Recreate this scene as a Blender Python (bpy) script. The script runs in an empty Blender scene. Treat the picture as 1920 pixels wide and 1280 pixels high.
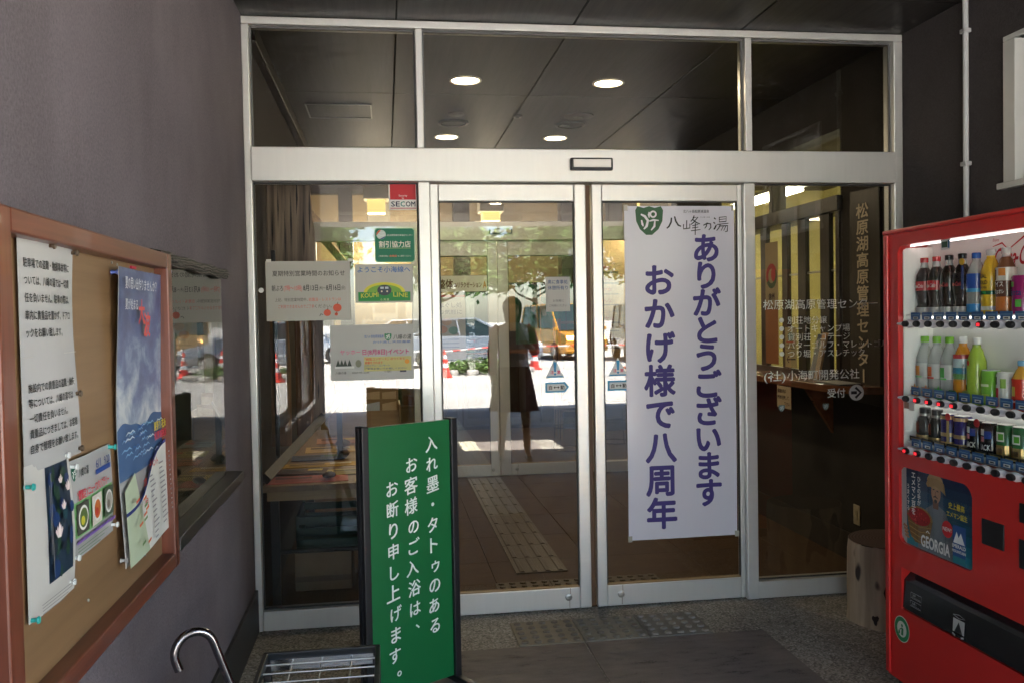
import bpy, bmesh, math, random
from mathutils import Vector, Matrix
random.seed(11)
S = bpy.context.scene
COL = S.collection
R = math.radians

# ------------------------------------------------------------------ camera
cam = bpy.data.cameras.new('camera')
cam.sensor_width = 36.0
cam.lens = 36.0 * 1656.36 / 1920.0
cam.clip_start = 0.03
cam.clip_end = 900
camo = bpy.data.objects.new('camera', cam)
COL.objects.link(camo)
S.camera = camo
_yaw, _pit, _rol = 0.141706, -0.027185, -0.018264
_f = Vector((math.sin(_yaw) * math.cos(_pit), math.cos(_yaw) * math.cos(_pit), math.sin(_pit)))
_r0 = Vector((math.cos(_yaw), -math.sin(_yaw), 0))
_r = math.cos(_rol) * _r0 + math.sin(_rol) * _r0.cross(_f)
_u = _r.cross(_f)
camo.matrix_world = Matrix(((_r.x, _u.x, -_f.x, 0.0), (_r.y, _u.y, -_f.y, -4.28), (_r.z, _u.z, -_f.z, 1.45), (0, 0, 0, 1)))

# ------------------------------------------------------------------ sky, sun, exposure
SUN_EL, SUN_TO = 64.0, (0.86, 0.5)          # elevation, horizontal direction towards the sun
world = bpy.data.worlds.new('World')
S.world = world
world.use_nodes = True
wn = world.node_tree
bg = wn.nodes['Background']
sky = wn.nodes.new('ShaderNodeTexSky')
sky.sky_type = 'NISHITA'
sky.sun_disc = False
sky.sun_elevation = R(SUN_EL)
sky.sun_rotation = math.atan2(SUN_TO[0], SUN_TO[1])
wn.links.new(sky.outputs[0], bg.inputs[0])
bg.inputs[1].default_value = 0.08
sun = bpy.data.lights.new('sun', 'SUN')
sun.energy = 5.0
sun.angle = R(0.5)
sun.color = (1.0, 0.95, 0.86)
suno = bpy.data.objects.new('sun', sun)
COL.objects.link(suno)
_h = Vector((SUN_TO[0], SUN_TO[1], 0)).normalized()
_to = Vector((_h.x * math.cos(R(SUN_EL)), _h.y * math.cos(R(SUN_EL)), math.sin(R(SUN_EL))))
suno.rotation_euler = _to.to_track_quat('Z', 'Y').to_euler()
suno.location = (6, -20, 18)
S.view_settings.view_transform = 'Standard'
S.view_settings.look = 'None'
S.view_settings.gamma = 1.0
S.view_settings.exposure = 4.5
S.view_settings.use_curve_mapping = False
S.render.engine = 'CYCLES'
cy = S.cycles
cy.use_denoising = True
cy.denoiser = 'OPENIMAGEDENOISE'
cy.max_bounces = 10
cy.diffuse_bounces = 5
cy.glossy_bounces = 5
cy.transparent_max_bounces = 24
cy.caustics_reflective = False
cy.caustics_refractive = False
cy.sample_clamp_indirect = 6.0

# ------------------------------------------------------------------ materials
def c(r, g, b):
    def l(x):
        x /= 255.0
        return x / 12.92 if x <= 0.04045 else ((x + 0.055) / 1.055) ** 2.4
    return (l(r), l(g), l(b), 1.0)

_mats = {}
def pm(color, rough=0.6, metal=0.0, var=0.12, nscale=14.0, bump=0.0, bscale=60.0, stretch=None, spec=0.5, emit=0.0, ecol=None, coat=0.0):
    """Principled material with procedural colour variation and fine relief."""
    key = (tuple(round(x, 4) for x in color[:3]), rough, metal, var, nscale, bump, bscale, stretch, spec, emit, ecol, coat)
    if key in _mats:
        return _mats[key]
    m = bpy.data.materials.new('surface_%03d' % len(_mats))
    m.use_nodes = True
    nt = m.node_tree
    p = nt.nodes['Principled BSDF']
    p.inputs['Roughness'].default_value = rough
    p.inputs['Metallic'].default_value = metal
    p.inputs['Specular IOR Level'].default_value = spec
    p.inputs['Coat Weight'].default_value = coat
    tc = nt.nodes.new('ShaderNodeTexCoord')
    vec = tc.outputs['Object']
    if stretch:
        mp = nt.nodes.new('ShaderNodeMapping')
        mp.inputs['Scale'].default_value = stretch
        nt.links.new(vec, mp.inputs['Vector'])
        vec = mp.outputs[0]
    if var > 0:
        n = nt.nodes.new('ShaderNodeTexNoise')
        n.inputs['Scale'].default_value = nscale
        n.inputs['Detail'].default_value = 5
        nt.links.new(vec, n.inputs['Vector'])
        mx = nt.nodes.new('ShaderNodeMixRGB')
        mx.inputs[1].default_value = tuple(x * (1 - var) for x in color[:3]) + (1,)
        mx.inputs[2].default_value = tuple(min(1, x * (1 + var)) for x in color[:3]) + (1,)
        nt.links.new(n.outputs['Fac'], mx.inputs[0])
        nt.links.new(mx.outputs[0], p.inputs['Base Color'])
    else:
        p.inputs['Base Color'].default_value = tuple(color[:3]) + (1,)
    if bump > 0:
        n2 = nt.nodes.new('ShaderNodeTexNoise')
        n2.inputs['Scale'].default_value = bscale
        n2.inputs['Detail'].default_value = 6
        nt.links.new(vec, n2.inputs['Vector'])
        b = nt.nodes.new('ShaderNodeBump')
        b.inputs['Strength'].default_value = min(1, bump)
        b.inputs['Distance'].default_value = 0.004 * max(1, bump)
        nt.links.new(n2.outputs['Fac'], b.inputs['Height'])
        nt.links.new(b.outputs[0], p.inputs['Normal'])
    if emit > 0:
        p.inputs['Emission Color'].default_value = ecol or tuple(color[:3]) + (1,)
        p.inputs['Emission Strength'].default_value = emit
    _mats[key] = m
    return m

def ink(r, g, b, rough=0.55):
    return pm(c(r, g, b), rough, var=0.05, nscale=30)

def glass(name, tint=(0.96, 0.98, 0.97), ior=1.75, rough=0.0):
    m = bpy.data.materials.new(name)
    m.use_nodes = True
    nt = m.node_tree
    nt.nodes.clear()
    out = nt.nodes.new('ShaderNodeOutputMaterial')
    mix = nt.nodes.new('ShaderNodeMixShader')
    tr = nt.nodes.new('ShaderNodeBsdfTransparent')
    tr.inputs[0].default_value = tint + (1,)
    gl = nt.nodes.new('ShaderNodeBsdfGlossy')
    gl.inputs['Roughness'].default_value = rough
    fr = nt.nodes.new('ShaderNodeFresnel')
    fr.inputs[0].default_value = ior
    geo = nt.nodes.new('ShaderNodeNewGeometry')      # the pane's outer faces reflect, its inner faces let light out
    inv = nt.nodes.new('ShaderNodeMath'); inv.operation = 'SUBTRACT'; inv.inputs[0].default_value = 1.0
    mul = nt.nodes.new('ShaderNodeMath'); mul.operation = 'MULTIPLY'
    nt.links.new(geo.outputs['Backfacing'], inv.inputs[1])
    nt.links.new(inv.outputs[0], mul.inputs[0])
    nt.links.new(fr.outputs[0], mul.inputs[1])
    nt.links.new(mul.outputs[0], mix.inputs[0])
    nt.links.new(tr.outputs[0], mix.inputs[1])
    nt.links.new(gl.outputs[0], mix.inputs[2])
    nt.links.new(mix.outputs[0], out.inputs[0])
    return m

def nodes_mat(name):
    m = bpy.data.materials.new(name)
    m.use_nodes = True
    nt = m.node_tree
    return m, nt, nt.nodes['Principled BSDF'], nt.nodes.new('ShaderNodeTexCoord')

def ramp(nt, stops, src):
    r = nt.nodes.new('ShaderNodeValToRGB')
    e = r.color_ramp.elements
    while len(e) < len(stops):
        e.new(0.5)
    for i, (p, col) in enumerate(stops):
        e[i].position = p
        e[i].color = tuple(col[:3]) + (1,)
    nt.links.new(src, r.inputs[0])
    return r.outputs[0]

def tex(nt, kind, vec, scale, **kw):
    n = nt.nodes.new(kind)
    n.inputs['Scale'].default_value = scale
    for k, v in kw.items():
        n.inputs[k].default_value = v
    nt.links.new(vec, n.inputs['Vector'])
    return n

def mapping(nt, vec, scale):
    mp = nt.nodes.new('ShaderNodeMapping')
    mp.inputs['Scale'].default_value = scale
    nt.links.new(vec, mp.inputs['Vector'])
    return mp.outputs[0]

def bump(nt, p, h, strength, dist):
    b = nt.nodes.new('ShaderNodeBump')
    b.inputs['Strength'].default_value = strength
    b.inputs['Distance'].default_value = dist
    nt.links.new(h, b.inputs['Height'])
    nt.links.new(b.outputs[0], p.inputs['Normal'])

def stucco(name, lo, hi, dist=0.004):
    m, nt, p, tc = nodes_mat(name)
    v = tc.outputs['Object']
    a = tex(nt, 'ShaderNodeTexNoise', v, 1.7, Detail=6.0, Roughness=0.65)
    b = tex(nt, 'ShaderNodeTexNoise', v, 130.0, Detail=4.0, Roughness=0.7)
    mx = nt.nodes.new('ShaderNodeMixRGB'); mx.inputs[0].default_value = 0.6
    nt.links.new(a.outputs['Fac'], mx.inputs[1]); nt.links.new(b.outputs['Fac'], mx.inputs[2])
    sk_ = tex(nt, 'ShaderNodeTexNoise', mapping(nt, v, (2.2, 2.2, 1.1)), 1.0, Detail=8.0, Roughness=.62)
    mk = nt.nodes.new('ShaderNodeMixRGB'); mk.blend_type = 'MULTIPLY'; mk.inputs[0].default_value = 0.55
    nt.links.new(ramp(nt, [(0.34, lo), (0.66, hi)], mx.outputs[0]), mk.inputs[1])
    nt.links.new(ramp(nt, [(0.36, (.74, .73, .72)), (0.52, (1, 1, 1)), (.74, (1.0, 1.0, 1.0))], sk_.outputs['Fac']), mk.inputs[2])
    nt.links.new(mk.outputs[0], p.inputs['Base Color'])
    p.inputs['Roughness'].default_value = 0.92
    p.inputs['Specular IOR Level'].default_value = 0.2
    bump(nt, p, b.outputs['Fac'], 0.75, dist)
    return m

def aggregate(name):
    m, nt, p, tc = nodes_mat(name)
    v = tc.outputs['Object']
    a = tex(nt, 'ShaderNodeTexVoronoi', v, 130.0)
    big = tex(nt, 'ShaderNodeTexNoise', v, 2.2, Detail=5.0)
    colr = ramp(nt, [(0.0, (0.09, 0.085, 0.078)), (0.35, (0.25, 0.235, 0.205)), (0.6, (0.37, 0.345, 0.30)), (0.85, (0.50, 0.48, 0.44)), (1.0, (0.70, 0.67, 0.62))], a.outputs['Color'])
    mx = nt.nodes.new('ShaderNodeMixRGB'); mx.blend_type = 'MULTIPLY'; mx.inputs[0].default_value = 0.7
    nt.links.new(colr, mx.inputs[1])
    nt.links.new(ramp(nt, [(0.3, (0.6, 0.57, 0.52)), (0.7, (1, 1, 1))], big.outputs['Fac']), mx.inputs[2])
    nt.links.new(mx.outputs[0], p.inputs['Base Color'])
    p.inputs['Roughness'].default_value = 0.75
    bump(nt, p, a.outputs['Distance'], 0.7, 0.004)
    return m

def slab_mat(name):
    """dark brown moulded paving: short raised grain lines running across"""
    m, nt, p, tc = nodes_mat(name)
    v = tc.outputs['Object']
    gr = tex(nt, 'ShaderNodeTexNoise', mapping(nt, v, (9.0, 26.0, 1.0)), 1.0, Detail=1.5, Roughness=0.5)
    fine = tex(nt, 'ShaderNodeTexNoise', v, 160.0, Detail=4.0)
    big = tex(nt, 'ShaderNodeTexNoise', v, 3.0, Detail=5.0)
    mx = nt.nodes.new('ShaderNodeMixRGB'); mx.inputs[0].default_value = 0.42
    nt.links.new(gr.outputs['Fac'], mx.inputs[1]); nt.links.new(fine.outputs['Fac'], mx.inputs[2])
    m2 = nt.nodes.new('ShaderNodeMixRGB'); m2.inputs[0].default_value = 0.25
    nt.links.new(mx.outputs[0], m2.inputs[1]); nt.links.new(big.outputs['Fac'], m2.inputs[2])
    nt.links.new(ramp(nt, [(0.375, (0.05, 0.042, 0.037)), (0.425, (0.15, 0.128, 0.115)), (0.66, (0.215, 0.188, 0.17))], m2.outputs[0]), p.inputs['Base Color'])
    p.inputs['Roughness'].default_value = 0.72
    st = ramp(nt, [(0.32, (0, 0, 0)), (0.42, (1, 1, 1))], gr.outputs['Fac'])
    bump(nt, p, st, 0.6, 0.003)
    return m

def wood(name, lo, hi, axis='y', scale=1.0, rough=0.5, dist=0.0012, coat=0.0, warp=0.6):
    m, nt, p, tc = nodes_mat(name)
    sc = {'x': (1.2, 22, 22), 'y': (22, 1.2, 22), 'z': (22, 22, 1.2)}[axis]
    v = mapping(nt, tc.outputs['Object'], tuple(k * scale for k in sc))
    a = tex(nt, 'ShaderNodeTexNoise', v, 1.0, Detail=6.0, Roughness=0.6, Distortion=warp)
    b = tex(nt, 'ShaderNodeTexNoise', v, 4.0, Detail=4.0)
    mx = nt.nodes.new('ShaderNodeMixRGB'); mx.inputs[0].default_value = 0.35
    nt.links.new(a.outputs['Fac'], mx.inputs[1]); nt.links.new(b.outputs['Fac'], mx.inputs[2])
    nt.links.new(ramp(nt, [(0.33, lo), (0.68, hi)], mx.outputs[0]), p.inputs['Base Color'])
    p.inputs['Roughness'].default_value = rough
    p.inputs['Coat Weight'].default_value = coat
    bump(nt, p, mx.outputs[0], 0.6, dist)
    return m

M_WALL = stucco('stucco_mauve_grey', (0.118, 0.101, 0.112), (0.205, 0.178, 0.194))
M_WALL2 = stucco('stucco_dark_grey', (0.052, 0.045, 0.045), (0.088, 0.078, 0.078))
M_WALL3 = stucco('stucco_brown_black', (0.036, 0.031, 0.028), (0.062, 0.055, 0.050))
M_AGG = aggregate('washed_pebble_concrete')
M_SLAB = slab_mat('moulded_brown_paving')
M_ALU = pm((0.655, 0.645, 0.62), 0.34, 0.45, var=0.05, nscale=3.0, bump=0.08, bscale=30, stretch=(1, 1, 14))
M_ALUH = pm((0.655, 0.645, 0.62), 0.34, 0.45, var=0.05, nscale=3.0, bump=0.08, bscale=30, stretch=(14, 1, 1))
M_GLASS = glass('float_glass', (0.82, 0.825, 0.81), 1.9)
M_GLASS2 = glass('plain_glass', (0.95, 0.96, 0.95), 1.6)
M_CEIL = wood('grey_stained_board', (0.013, 0.0115, 0.011), (0.055, 0.049, 0.046), 'y', 0.9, 0.5, 0.0012)
M_BLACK = pm((0.012, 0.012, 0.014), 0.38, var=0.1)
M_RUBBER = pm((0.015, 0.015, 0.015), 0.75, var=0.2)
M_CHROME = pm((0.75, 0.75, 0.76), 0.14, 1.0, var=0.03)
M_STEEL = pm((0.45, 0.44, 0.42), 0.35, 0.9, var=0.1)
M_WHITE = pm((0.80, 0.80, 0.78), 0.45, var=0.04)
M_PAPER = pm((0.50, 0.49, 0.46), 0.65, var=0.05, nscale=4)
M_LAM = pm((0.46, 0.455, 0.45), 0.22, var=0.05, nscale=4, bump=0.25, bscale=7)
M_DARKWOOD = wood('dark_stained_wood', (0.012, 0.009, 0.007), (0.045, 0.032, 0.024), 'z', 1.0, 0.4)
M_DARKWOODY = wood('dark_stained_wood_y', (0.012, 0.010, 0.009), (0.05, 0.042, 0.036), 'y', 1.0, 0.4)
M_REDWOOD = wood('red_brown_varnished_wood', (0.095, 0.024, 0.012), (0.20, 0.055, 0.028), 'y', 0.8, 0.38, 0.0006, 0.2)
M_REDWOODZ = wood('red_brown_varnished_wood_z', (0.095, 0.024, 0.012), (0.20, 0.055, 0.028), 'z', 0.8, 0.38, 0.0006, 0.2)
M_VENEER = wood('veneer_board', (0.19, 0.108, 0.05), (0.29, 0.175, 0.088), 'y', 0.5, 0.42, 0.0004)
M_COUNTER = wood('counter_wood', (0.14, 0.045, 0.018), (0.26, 0.10, 0.045), 'y', 0.6, 0.25, 0.0003, 0.3)
M_PINE = wood('pine', (0.30, 0.19, 0.09), (0.46, 0.31, 0.17), 'x', 0.7, 0.5)
M_PINEZ = wood('pine_z', (0.30, 0.19, 0.09), (0.46, 0.31, 0.17), 'z', 0.7, 0.5)
M_OLDWOOD = wood('weathered_wood', (0.07, 0.05, 0.036), (0.50, 0.37, 0.26), 'z', 0.45, 0.8, 0.006, 0.0, 3.0)
M_OLDWOOD2 = wood('split_brown_wood', (0.09, 0.042, 0.02), (0.33, 0.18, 0.095), 'z', 0.8, 0.7, 0.004)

def clearish(name, col, f):
    m = bpy.data.materials.new(name); m.use_nodes = True
    nt = m.node_tree; p = nt.nodes['Principled BSDF']
    p.inputs['Base Color'].default_value = col + (1,); p.inputs['Roughness'].default_value = .12
    tr_ = nt.nodes.new('ShaderNodeBsdfTransparent'); mx_ = nt.nodes.new('ShaderNodeMixShader')
    mx_.inputs[0].default_value = f
    nt.links.new(tr_.outputs[0], mx_.inputs[1]); nt.links.new(p.outputs[0], mx_.inputs[2]); nt.links.new(mx_.outputs[0], nt.nodes['Material Output'].inputs[0])
    return m

# ------------------------------------------------------------------ mesh helpers
class MB:
    def __init__(s):
        s.v, s.f, s.m, s.mats = [], [], [], []
    def mi(s, mat):
        if mat not in s.mats:
            s.mats.append(mat)
        return s.mats.index(mat)
    def add(s, vs, fs, mat):
        o, k = len(s.v), s.mi(mat)
        s.v += [tuple(v) for v in vs]
        s.f += [tuple(i + o for i in f) for f in fs]
        s.m += [k] * len(fs)
        return s
    def box(s, x0, x1, y0, y1, z0, z1, mat):
        vs = [(x, y, z) for z in (z0, z1) for y in (y0, y1) for x in (x0, x1)]
        return s.add(vs, [(0, 2, 3, 1), (4, 5, 7, 6), (0, 1, 5, 4), (2, 6, 7, 3), (0, 4, 6, 2), (1, 3, 7, 5)], mat)
    def prism(s, pts, d, mat):
        """pts: closed outline in 3D, d: extrusion vector"""
        n = len(pts)
        a = [Vector(p) for p in pts]
        b = [p + Vector(d) for p in a]
        nrm = Vector((0, 0, 0))
        for i in range(n):
            nrm += a[i].cross(a[(i + 1) % n])
        flip = nrm.dot(Vector(d)) > 0
        fs = [tuple(range(n)), tuple(range(2 * n - 1, n - 1, -1))]
        fs += [(i, i + n, (i + 1) % n + n, (i + 1) % n) for i in range(n)]
        if flip:
            fs = [tuple(reversed(f)) for f in fs]
        return s.add(a + b, fs, mat)
    def path(s, pts, r, mat, n=8, closed=False, caps=True):
        pts = [Vector(p) for p in pts]
        rs = r if isinstance(r, (list, tuple)) else [r] * len(pts)
        m = len(pts)
        vs, fs = [], []
        up = None
        for i, p in enumerate(pts):
            if closed:
                t = pts[(i + 1) % m] - pts[i - 1]
            else:
                t = pts[min(i + 1, m - 1)] - pts[max(i - 1, 0)]
            t.normalize()
            if up is None:
                up = Vector((0, 0, 1)) if abs(t.z) < 0.9 else Vector((1, 0, 0))
            a = (up - t * up.dot(t)).normalized()
            up = a
            b = t.cross(a)
            for k in range(n):
                w = 2 * math.pi * k / n
                vs.append(p + (a * math.cos(w) + b * math.sin(w)) * rs[i])
        for i in range(m if closed else m - 1):
            j = (i + 1) % m
            for k in range(n):
                k2 = (k + 1) % n
                fs.append((i * n + k, i * n + k2, j * n + k2, j * n + k))
        if caps and not closed:
            fs.append(tuple(range(n - 1, -1, -1)))
            fs.append(tuple((m - 1) * n + k for k in range(n)))
        return s.add(vs, fs, mat)
    def lathe(s, prof, mat, n=20, o=(0, 0, 0), caps=True):
        vs, fs = [], []
        for r, z in prof:
            for k in range(n):
                w = 2 * math.pi * k / n
                vs.append((o[0] + r * math.cos(w), o[1] + r * math.sin(w), o[2] + z))
        for i in range(len(prof) - 1):
            for k in range(n):
                k2 = (k + 1) % n
                fs.append((i * n + k, i * n + k2, (i + 1) * n + k2, (i + 1) * n + k))
        if caps:
            fs.append(tuple(range(n - 1, -1, -1)))
            fs.append(tuple((len(prof) - 1) * n + k for k in range(n)))
        return s.add(vs, fs, mat)
    def mesh(s, name, smooth=False):
        me = bpy.data.meshes.new(name)
        me.from_pydata(s.v, [], s.f)
        for m in s.mats:
            me.materials.append(m)
        me.polygons.foreach_set('material_index', s.m)
        if smooth:
            me.polygons.foreach_set('use_smooth', [True] * len(me.polygons))
        me.update()
        return me
    def build(s, name, parent=None, smooth=False, bevel=0.0, seg=2):
        me = s.mesh(name, smooth)
        if smooth:
            me.set_sharp_from_angle(angle=R(40))
        return link(name, me, parent, bevel, seg)

def link(name, me, parent=None, bevel=0.0, seg=2):
    o = bpy.data.objects.new(name, me)
    COL.objects.link(o)
    if parent is not None:
        o.parent = parent
    if bevel > 0:
        b = o.modifiers.new('bevel', 'BEVEL')
        b.width = bevel
        b.segments = seg
        b.limit_method = 'ANGLE'
    return o

def tag(o, label, cat, group=None):
    o['label'] = label
    o['category'] = cat
    if group:
        o['group'] = group
    return o

def struct(o):
    o['kind'] = 'structure'
    return o

def thing(name, label, cat, loc=(0, 0, 0), rz=0.0, group=None):
    o = bpy.data.objects.new(name, None)
    o.empty_display_size = 0.1
    COL.objects.link(o)
    o.location = loc
    o.rotation_euler = (0, 0, rz)
    return tag(o, label, cat, group)

def bx(name, parent, x0, x1, y0, y1, z0, z1, mat, bevel=0.0):
    return MB().box(x0, x1, y0, y1, z0, z1, mat).build(name, parent, bevel=bevel)

def off(parent, x, y, z):
    """a point given in world metres, expressed in an unrotated parent's frame"""
    return (x - parent.location.x, y - parent.location.y, z - parent.location.z)

# ------------------------------------------------------------------ lettering
_glyph = {}
def glyphs(txt, res=2):
    k = (txt, res)
    if k not in _glyph:
        cu = bpy.data.curves.new('lettering', 'FONT')
        cu.body = txt
        cu.size = 1.0
        cu.resolution_u = res
        ob = bpy.data.objects.new('lettering', cu)
        me = bpy.data.meshes.new_from_object(ob)
        vs = [(v.co.x, v.co.y) for v in me.vertices]
        fs = [tuple(p.vertices) for p in me.polygons]
        bpy.data.objects.remove(ob)
        bpy.data.curves.remove(cu)
        bpy.data.meshes.remove(me)
        _glyph[k] = (vs, fs)
    return _glyph[k]

def heavy(vs, fs, bold, nib=False):
    """the same strokes made heavier: shifted copies, each a hair above the last -> (x, y, lift), faces"""
    if bold <= 0.004:
        return [(x, y, 0.0) for x, y in vs], fs
    sh = [(0, 0)] + [(bold * math.cos(R(60 * i + 30)), bold * math.sin(R(60 * i + 30))) for i in range(6)]
    if nib:
        sh = [(bold * k * 1.5, bold * k * -1.1) for k in (-1, -.66, -.33, 0, .33, .66, 1)] + [(0, -.008), (0, .008)]
    V, F = [], []
    for i, (dx, dy) in enumerate(sh):
        o = len(V)
        V += [(x + dx, y + dy, 0.00003 * i) for x, y in vs]
        F += [tuple(j + o for j in f) for f in fs]
    return V, F

class Sheet:
    """a flat (or slightly curled) printed sheet: origin o, axes u, v in metres, normal n = u x v"""
    def __init__(s, o, u, v, bend=None):
        s.o, s.u, s.v = Vector(o), Vector(u).normalized(), Vector(v).normalized()
        s.n = s.u.cross(s.v)
        s.bend = bend or (lambda a, b: 0.0)
        s.pic, s.lets, s.k = MB(), [], 1
    def P(s, a, b, h=0.0):
        return s.o + s.u * a + s.v * b + s.n * (h + s.bend(a, b))
    def base(s, name, w, h, mat, parent=None, thick=0.0008, na=1, nb=1, corner=0.0, hb=0.0):
        mb = MB()
        if corner > 0:
            pts = []
            for cx, cyy, a0 in ((w - corner, corner, -90), (w - corner, h - corner, 0), (corner, h - corner, 90), (corner, corner, 180)):
                for i in range(6):
                    t = R(a0 + 18 * i)
                    pts.append(s.P(cx + corner * math.cos(t), cyy + corner * math.sin(t), hb - thick))
            mb.prism(pts, s.n * thick, mat)
        else:
            vs = []
            for side in (0.0, -thick):
                for j in range(nb + 1):
                    for i in range(na + 1):
                        vs.append(s.P(w * i / na, h * j / nb, hb + side))
            N = (na + 1) * (nb + 1)
            fs = []
            for j in range(nb):
                for i in range(na):
                    q = [j * (na + 1) + i, j * (na + 1) + i + 1, (j + 1) * (na + 1) + i + 1, (j + 1) * (na + 1) + i]
                    fs.append(tuple(q))
                    fs.append(tuple(x + N for x in reversed(q)))
            rim = [i for i in range(na + 1)] + [(j + 1) * (na + 1) - 1 for j in range(1, nb + 1)] + [nb * (na + 1) + i for i in range(na - 1, -1, -1)] + [j * (na + 1) for j in range(nb - 1, 0, -1)]
            for a, b in zip(rim, rim[1:] + rim[:1]):
                fs.append((a, a + N, b + N, b))
            mb.add(vs, fs, mat)
        return mb.build(name, parent, smooth=(na > 1 or nb > 1))
    def lay(s):
        s.k += 1
        return 0.00025 * s.k
    def poly(s, pts, mat, h=None):
        h = s.lay() if h is None else h
        s.pic.add([s.P(a, b, h) for a, b in pts], [tuple(range(len(pts)))], mat)
    def grid(s, pts_fn, na, nb, mat):
        h = s.lay()
        vs = [s.P(*pts_fn(i / na, j / nb), h) for j in range(nb + 1) for i in range(na + 1)]
        fs = [(j * (na + 1) + i, j * (na + 1) + i + 1, (j + 1) * (na + 1) + i + 1, (j + 1) * (na + 1) + i) for j in range(nb) for i in range(na)]
        s.pic.add(vs, fs, mat)
    def rect(s, a0, b0, a1, b1, mat, n=1):
        if n == 1:
            s.poly([(a0, b0), (a1, b0), (a1, b1), (a0, b1)], mat)
        else:
            s.grid(lambda p, q: (a0 + (a1 - a0) * p, b0 + (b1 - b0) * q), n, n, mat)
    def disc(s, a, b, ra, rb, mat, n=20, t0=0, t1=360):
        s.poly([(a + ra * math.cos(R(t0 + (t1 - t0) * i / n)), b + rb * math.sin(R(t0 + (t1 - t0) * i / n))) for i in range(n if t1 - t0 == 360 else n + 1)], mat)
    def ring(s, a, b, r0, r1, mat, n=24, t0=0, t1=360):
        h = s.lay()
        vs, fs = [], []
        for i in range(n + 1):
            w = R(t0 + (t1 - t0) * i / n)
            for r in (r0, r1):
                vs.append(s.P(a + r * math.cos(w), b + r * math.sin(w), h))
        for i in range(n):
            fs.append((2 * i, 2 * i + 1, 2 * i + 3, 2 * i + 2))
        s.pic.add(vs, fs, mat)
    def stroke(s, pts, w, mat):
        """a brush stroke: polyline with width (one number or one per point)"""
        h = s.lay()
        ws = w if isinstance(w, (list, tuple)) else [w] * len(pts)
        vs, fs = [], []
        for i, p in enumerate(pts):
            q0, q1 = pts[max(i - 1, 0)], pts[min(i + 1, len(pts) - 1)]
            dx, dy = q1[0] - q0[0], q1[1] - q0[1]
            L = math.hypot(dx, dy) or 1
            nx, ny = -dy / L * ws[i] / 2, dx / L * ws[i] / 2
            vs += [s.P(p[0] - nx, p[1] - ny, h), s.P(p[0] + nx, p[1] + ny, h)]
        fs = [(2 * i, 2 * i + 2, 2 * i + 3, 2 * i + 1) for i in range(len(pts) - 1)]
        s.pic.add(vs, fs, mat)
    def text(s, txt, a, b, size, mat, bold=0.0, width=None, align='l', slant=0.0, rise=0.0, res=2, aspect=1.0):
        """a line of writing whose em box starts at (a, b)"""
        vs, fs = glyphs(txt, res)
        if not vs:
            return
        vs, fs = heavy(vs, fs, bold * (.6 if size < .045 else 1))
        x0, x1 = min(v[0] for v in vs), max(v[0] for v in vs)
        sx = width / (x1 - x0) if width else size * aspect
        base = -x0 if width or align != 'l' else 0.0
        if align == 'c':
            base -= (x1 - x0) / 2
        elif align == 'r':
            base -= (x1 - x0)
        h = s.lay()
        out = []
        for x, y, e in vs:
            px, py = (x + base) * sx + slant * y * size, y * size + rise * (x + base) * sx
            out.append(s.P(a + px, b + py, h + e))
        s.lets.append(MB().add(out, fs, mat))
    def vtext(s, txt, a, b, size, pitch, mat, bold=0.0, rise=0.0, res=2, aspect=1.0, jit=0.0, nib=False):
        """a column of writing, centre of its first character at (a, b)"""
        h = s.lay()
        rng = random.Random(len(txt))
        col = MB()
        for i, ch in enumerate(txt):
            vs, fs = glyphs(ch, res)
            ca, cb = a, b - i * pitch
            kx, ky = 0.5, 0.36
            if ch in '、。':
                ca, cb = ca + size * 0.5, cb + size * 0.45
            if ch in 'ー':
                vs = [(0.5 + (y - 0.36), 0.36 - (x - 0.5)) for x, y in vs]
            if ch == 'ゥ':
                ca += size * 0.05
            ja, sc = (rng.random() - 0.5) * jit * size, 1 + (rng.random() - 0.5) * jit
            out = []
            vs, fs = heavy(vs, fs, bold, nib)
            for x, y, e in vs:
                px, py = (x - kx) * size * aspect * sc, (y - ky) * size * sc
                out.append(s.P(ca + ja + px, cb + py + rise * px, h + e))
            col.add(out, fs, mat)
        s.lets.append(col)
    def done(s, parent, pic='printed_picture', let='lettering'):
        if s.pic.f:
            s.pic.build(pic, parent)
        for m in s.lets:
            m.build(let, parent)

X3, Y3, Z3 = (1, 0, 0), (0, 1, 0), (0, 0, 1)
INK = ink(22, 22, 24)
def emblem(s, a, b, w, green, pale):
    """leaf-green shield with pale curling marks"""
    out = [(-.5, .36), (-.42, .5), (-.2, .44), (0, .5), (.2, .44), (.42, .5), (.5, .36), (.47, -.02), (.33, -.3), (.1, -.5), (-.12, -.5), (-.34, -.3), (-.47, -.02)]
    s.poly([(a + x * w, b + y * w) for x, y in reversed(out)], green)
    def st(pts, k):
        s.stroke([(a + x * w, b + y * w) for x, y in pts], [k * w * q for q in ([0.6] + [1] * (len(pts) - 2) + [0.5])], pale)
    st([(-.30, .22), (-.16, .15), (-.05, 0), (-.1, -.2), (-.2, -.3)], .09)
    st([(-.28, .02), (-.25, -.12), (-.22, -.2)], .08)
    st([(.0, .3), (-.02, .2), (.0, .1)], .07)
    s.ring(a + .14 * w, b + .22 * w, .07 * w, .13 * w, pale, 14)
    st([(.0, -.02), (.15, .02), (.34, .0)], .07)
    st([(.2, .0), (.18, -.2), (.06, -.34)], .08)

def seat(o, loc):
    """move a thing's Empty to its base while its parts, given in world metres, stay put"""
    o.location = loc
    for ch in COL.objects:
        if ch.parent is o:
            ch.location = Vector(ch.location) - Vector(loc)
    return o

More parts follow.
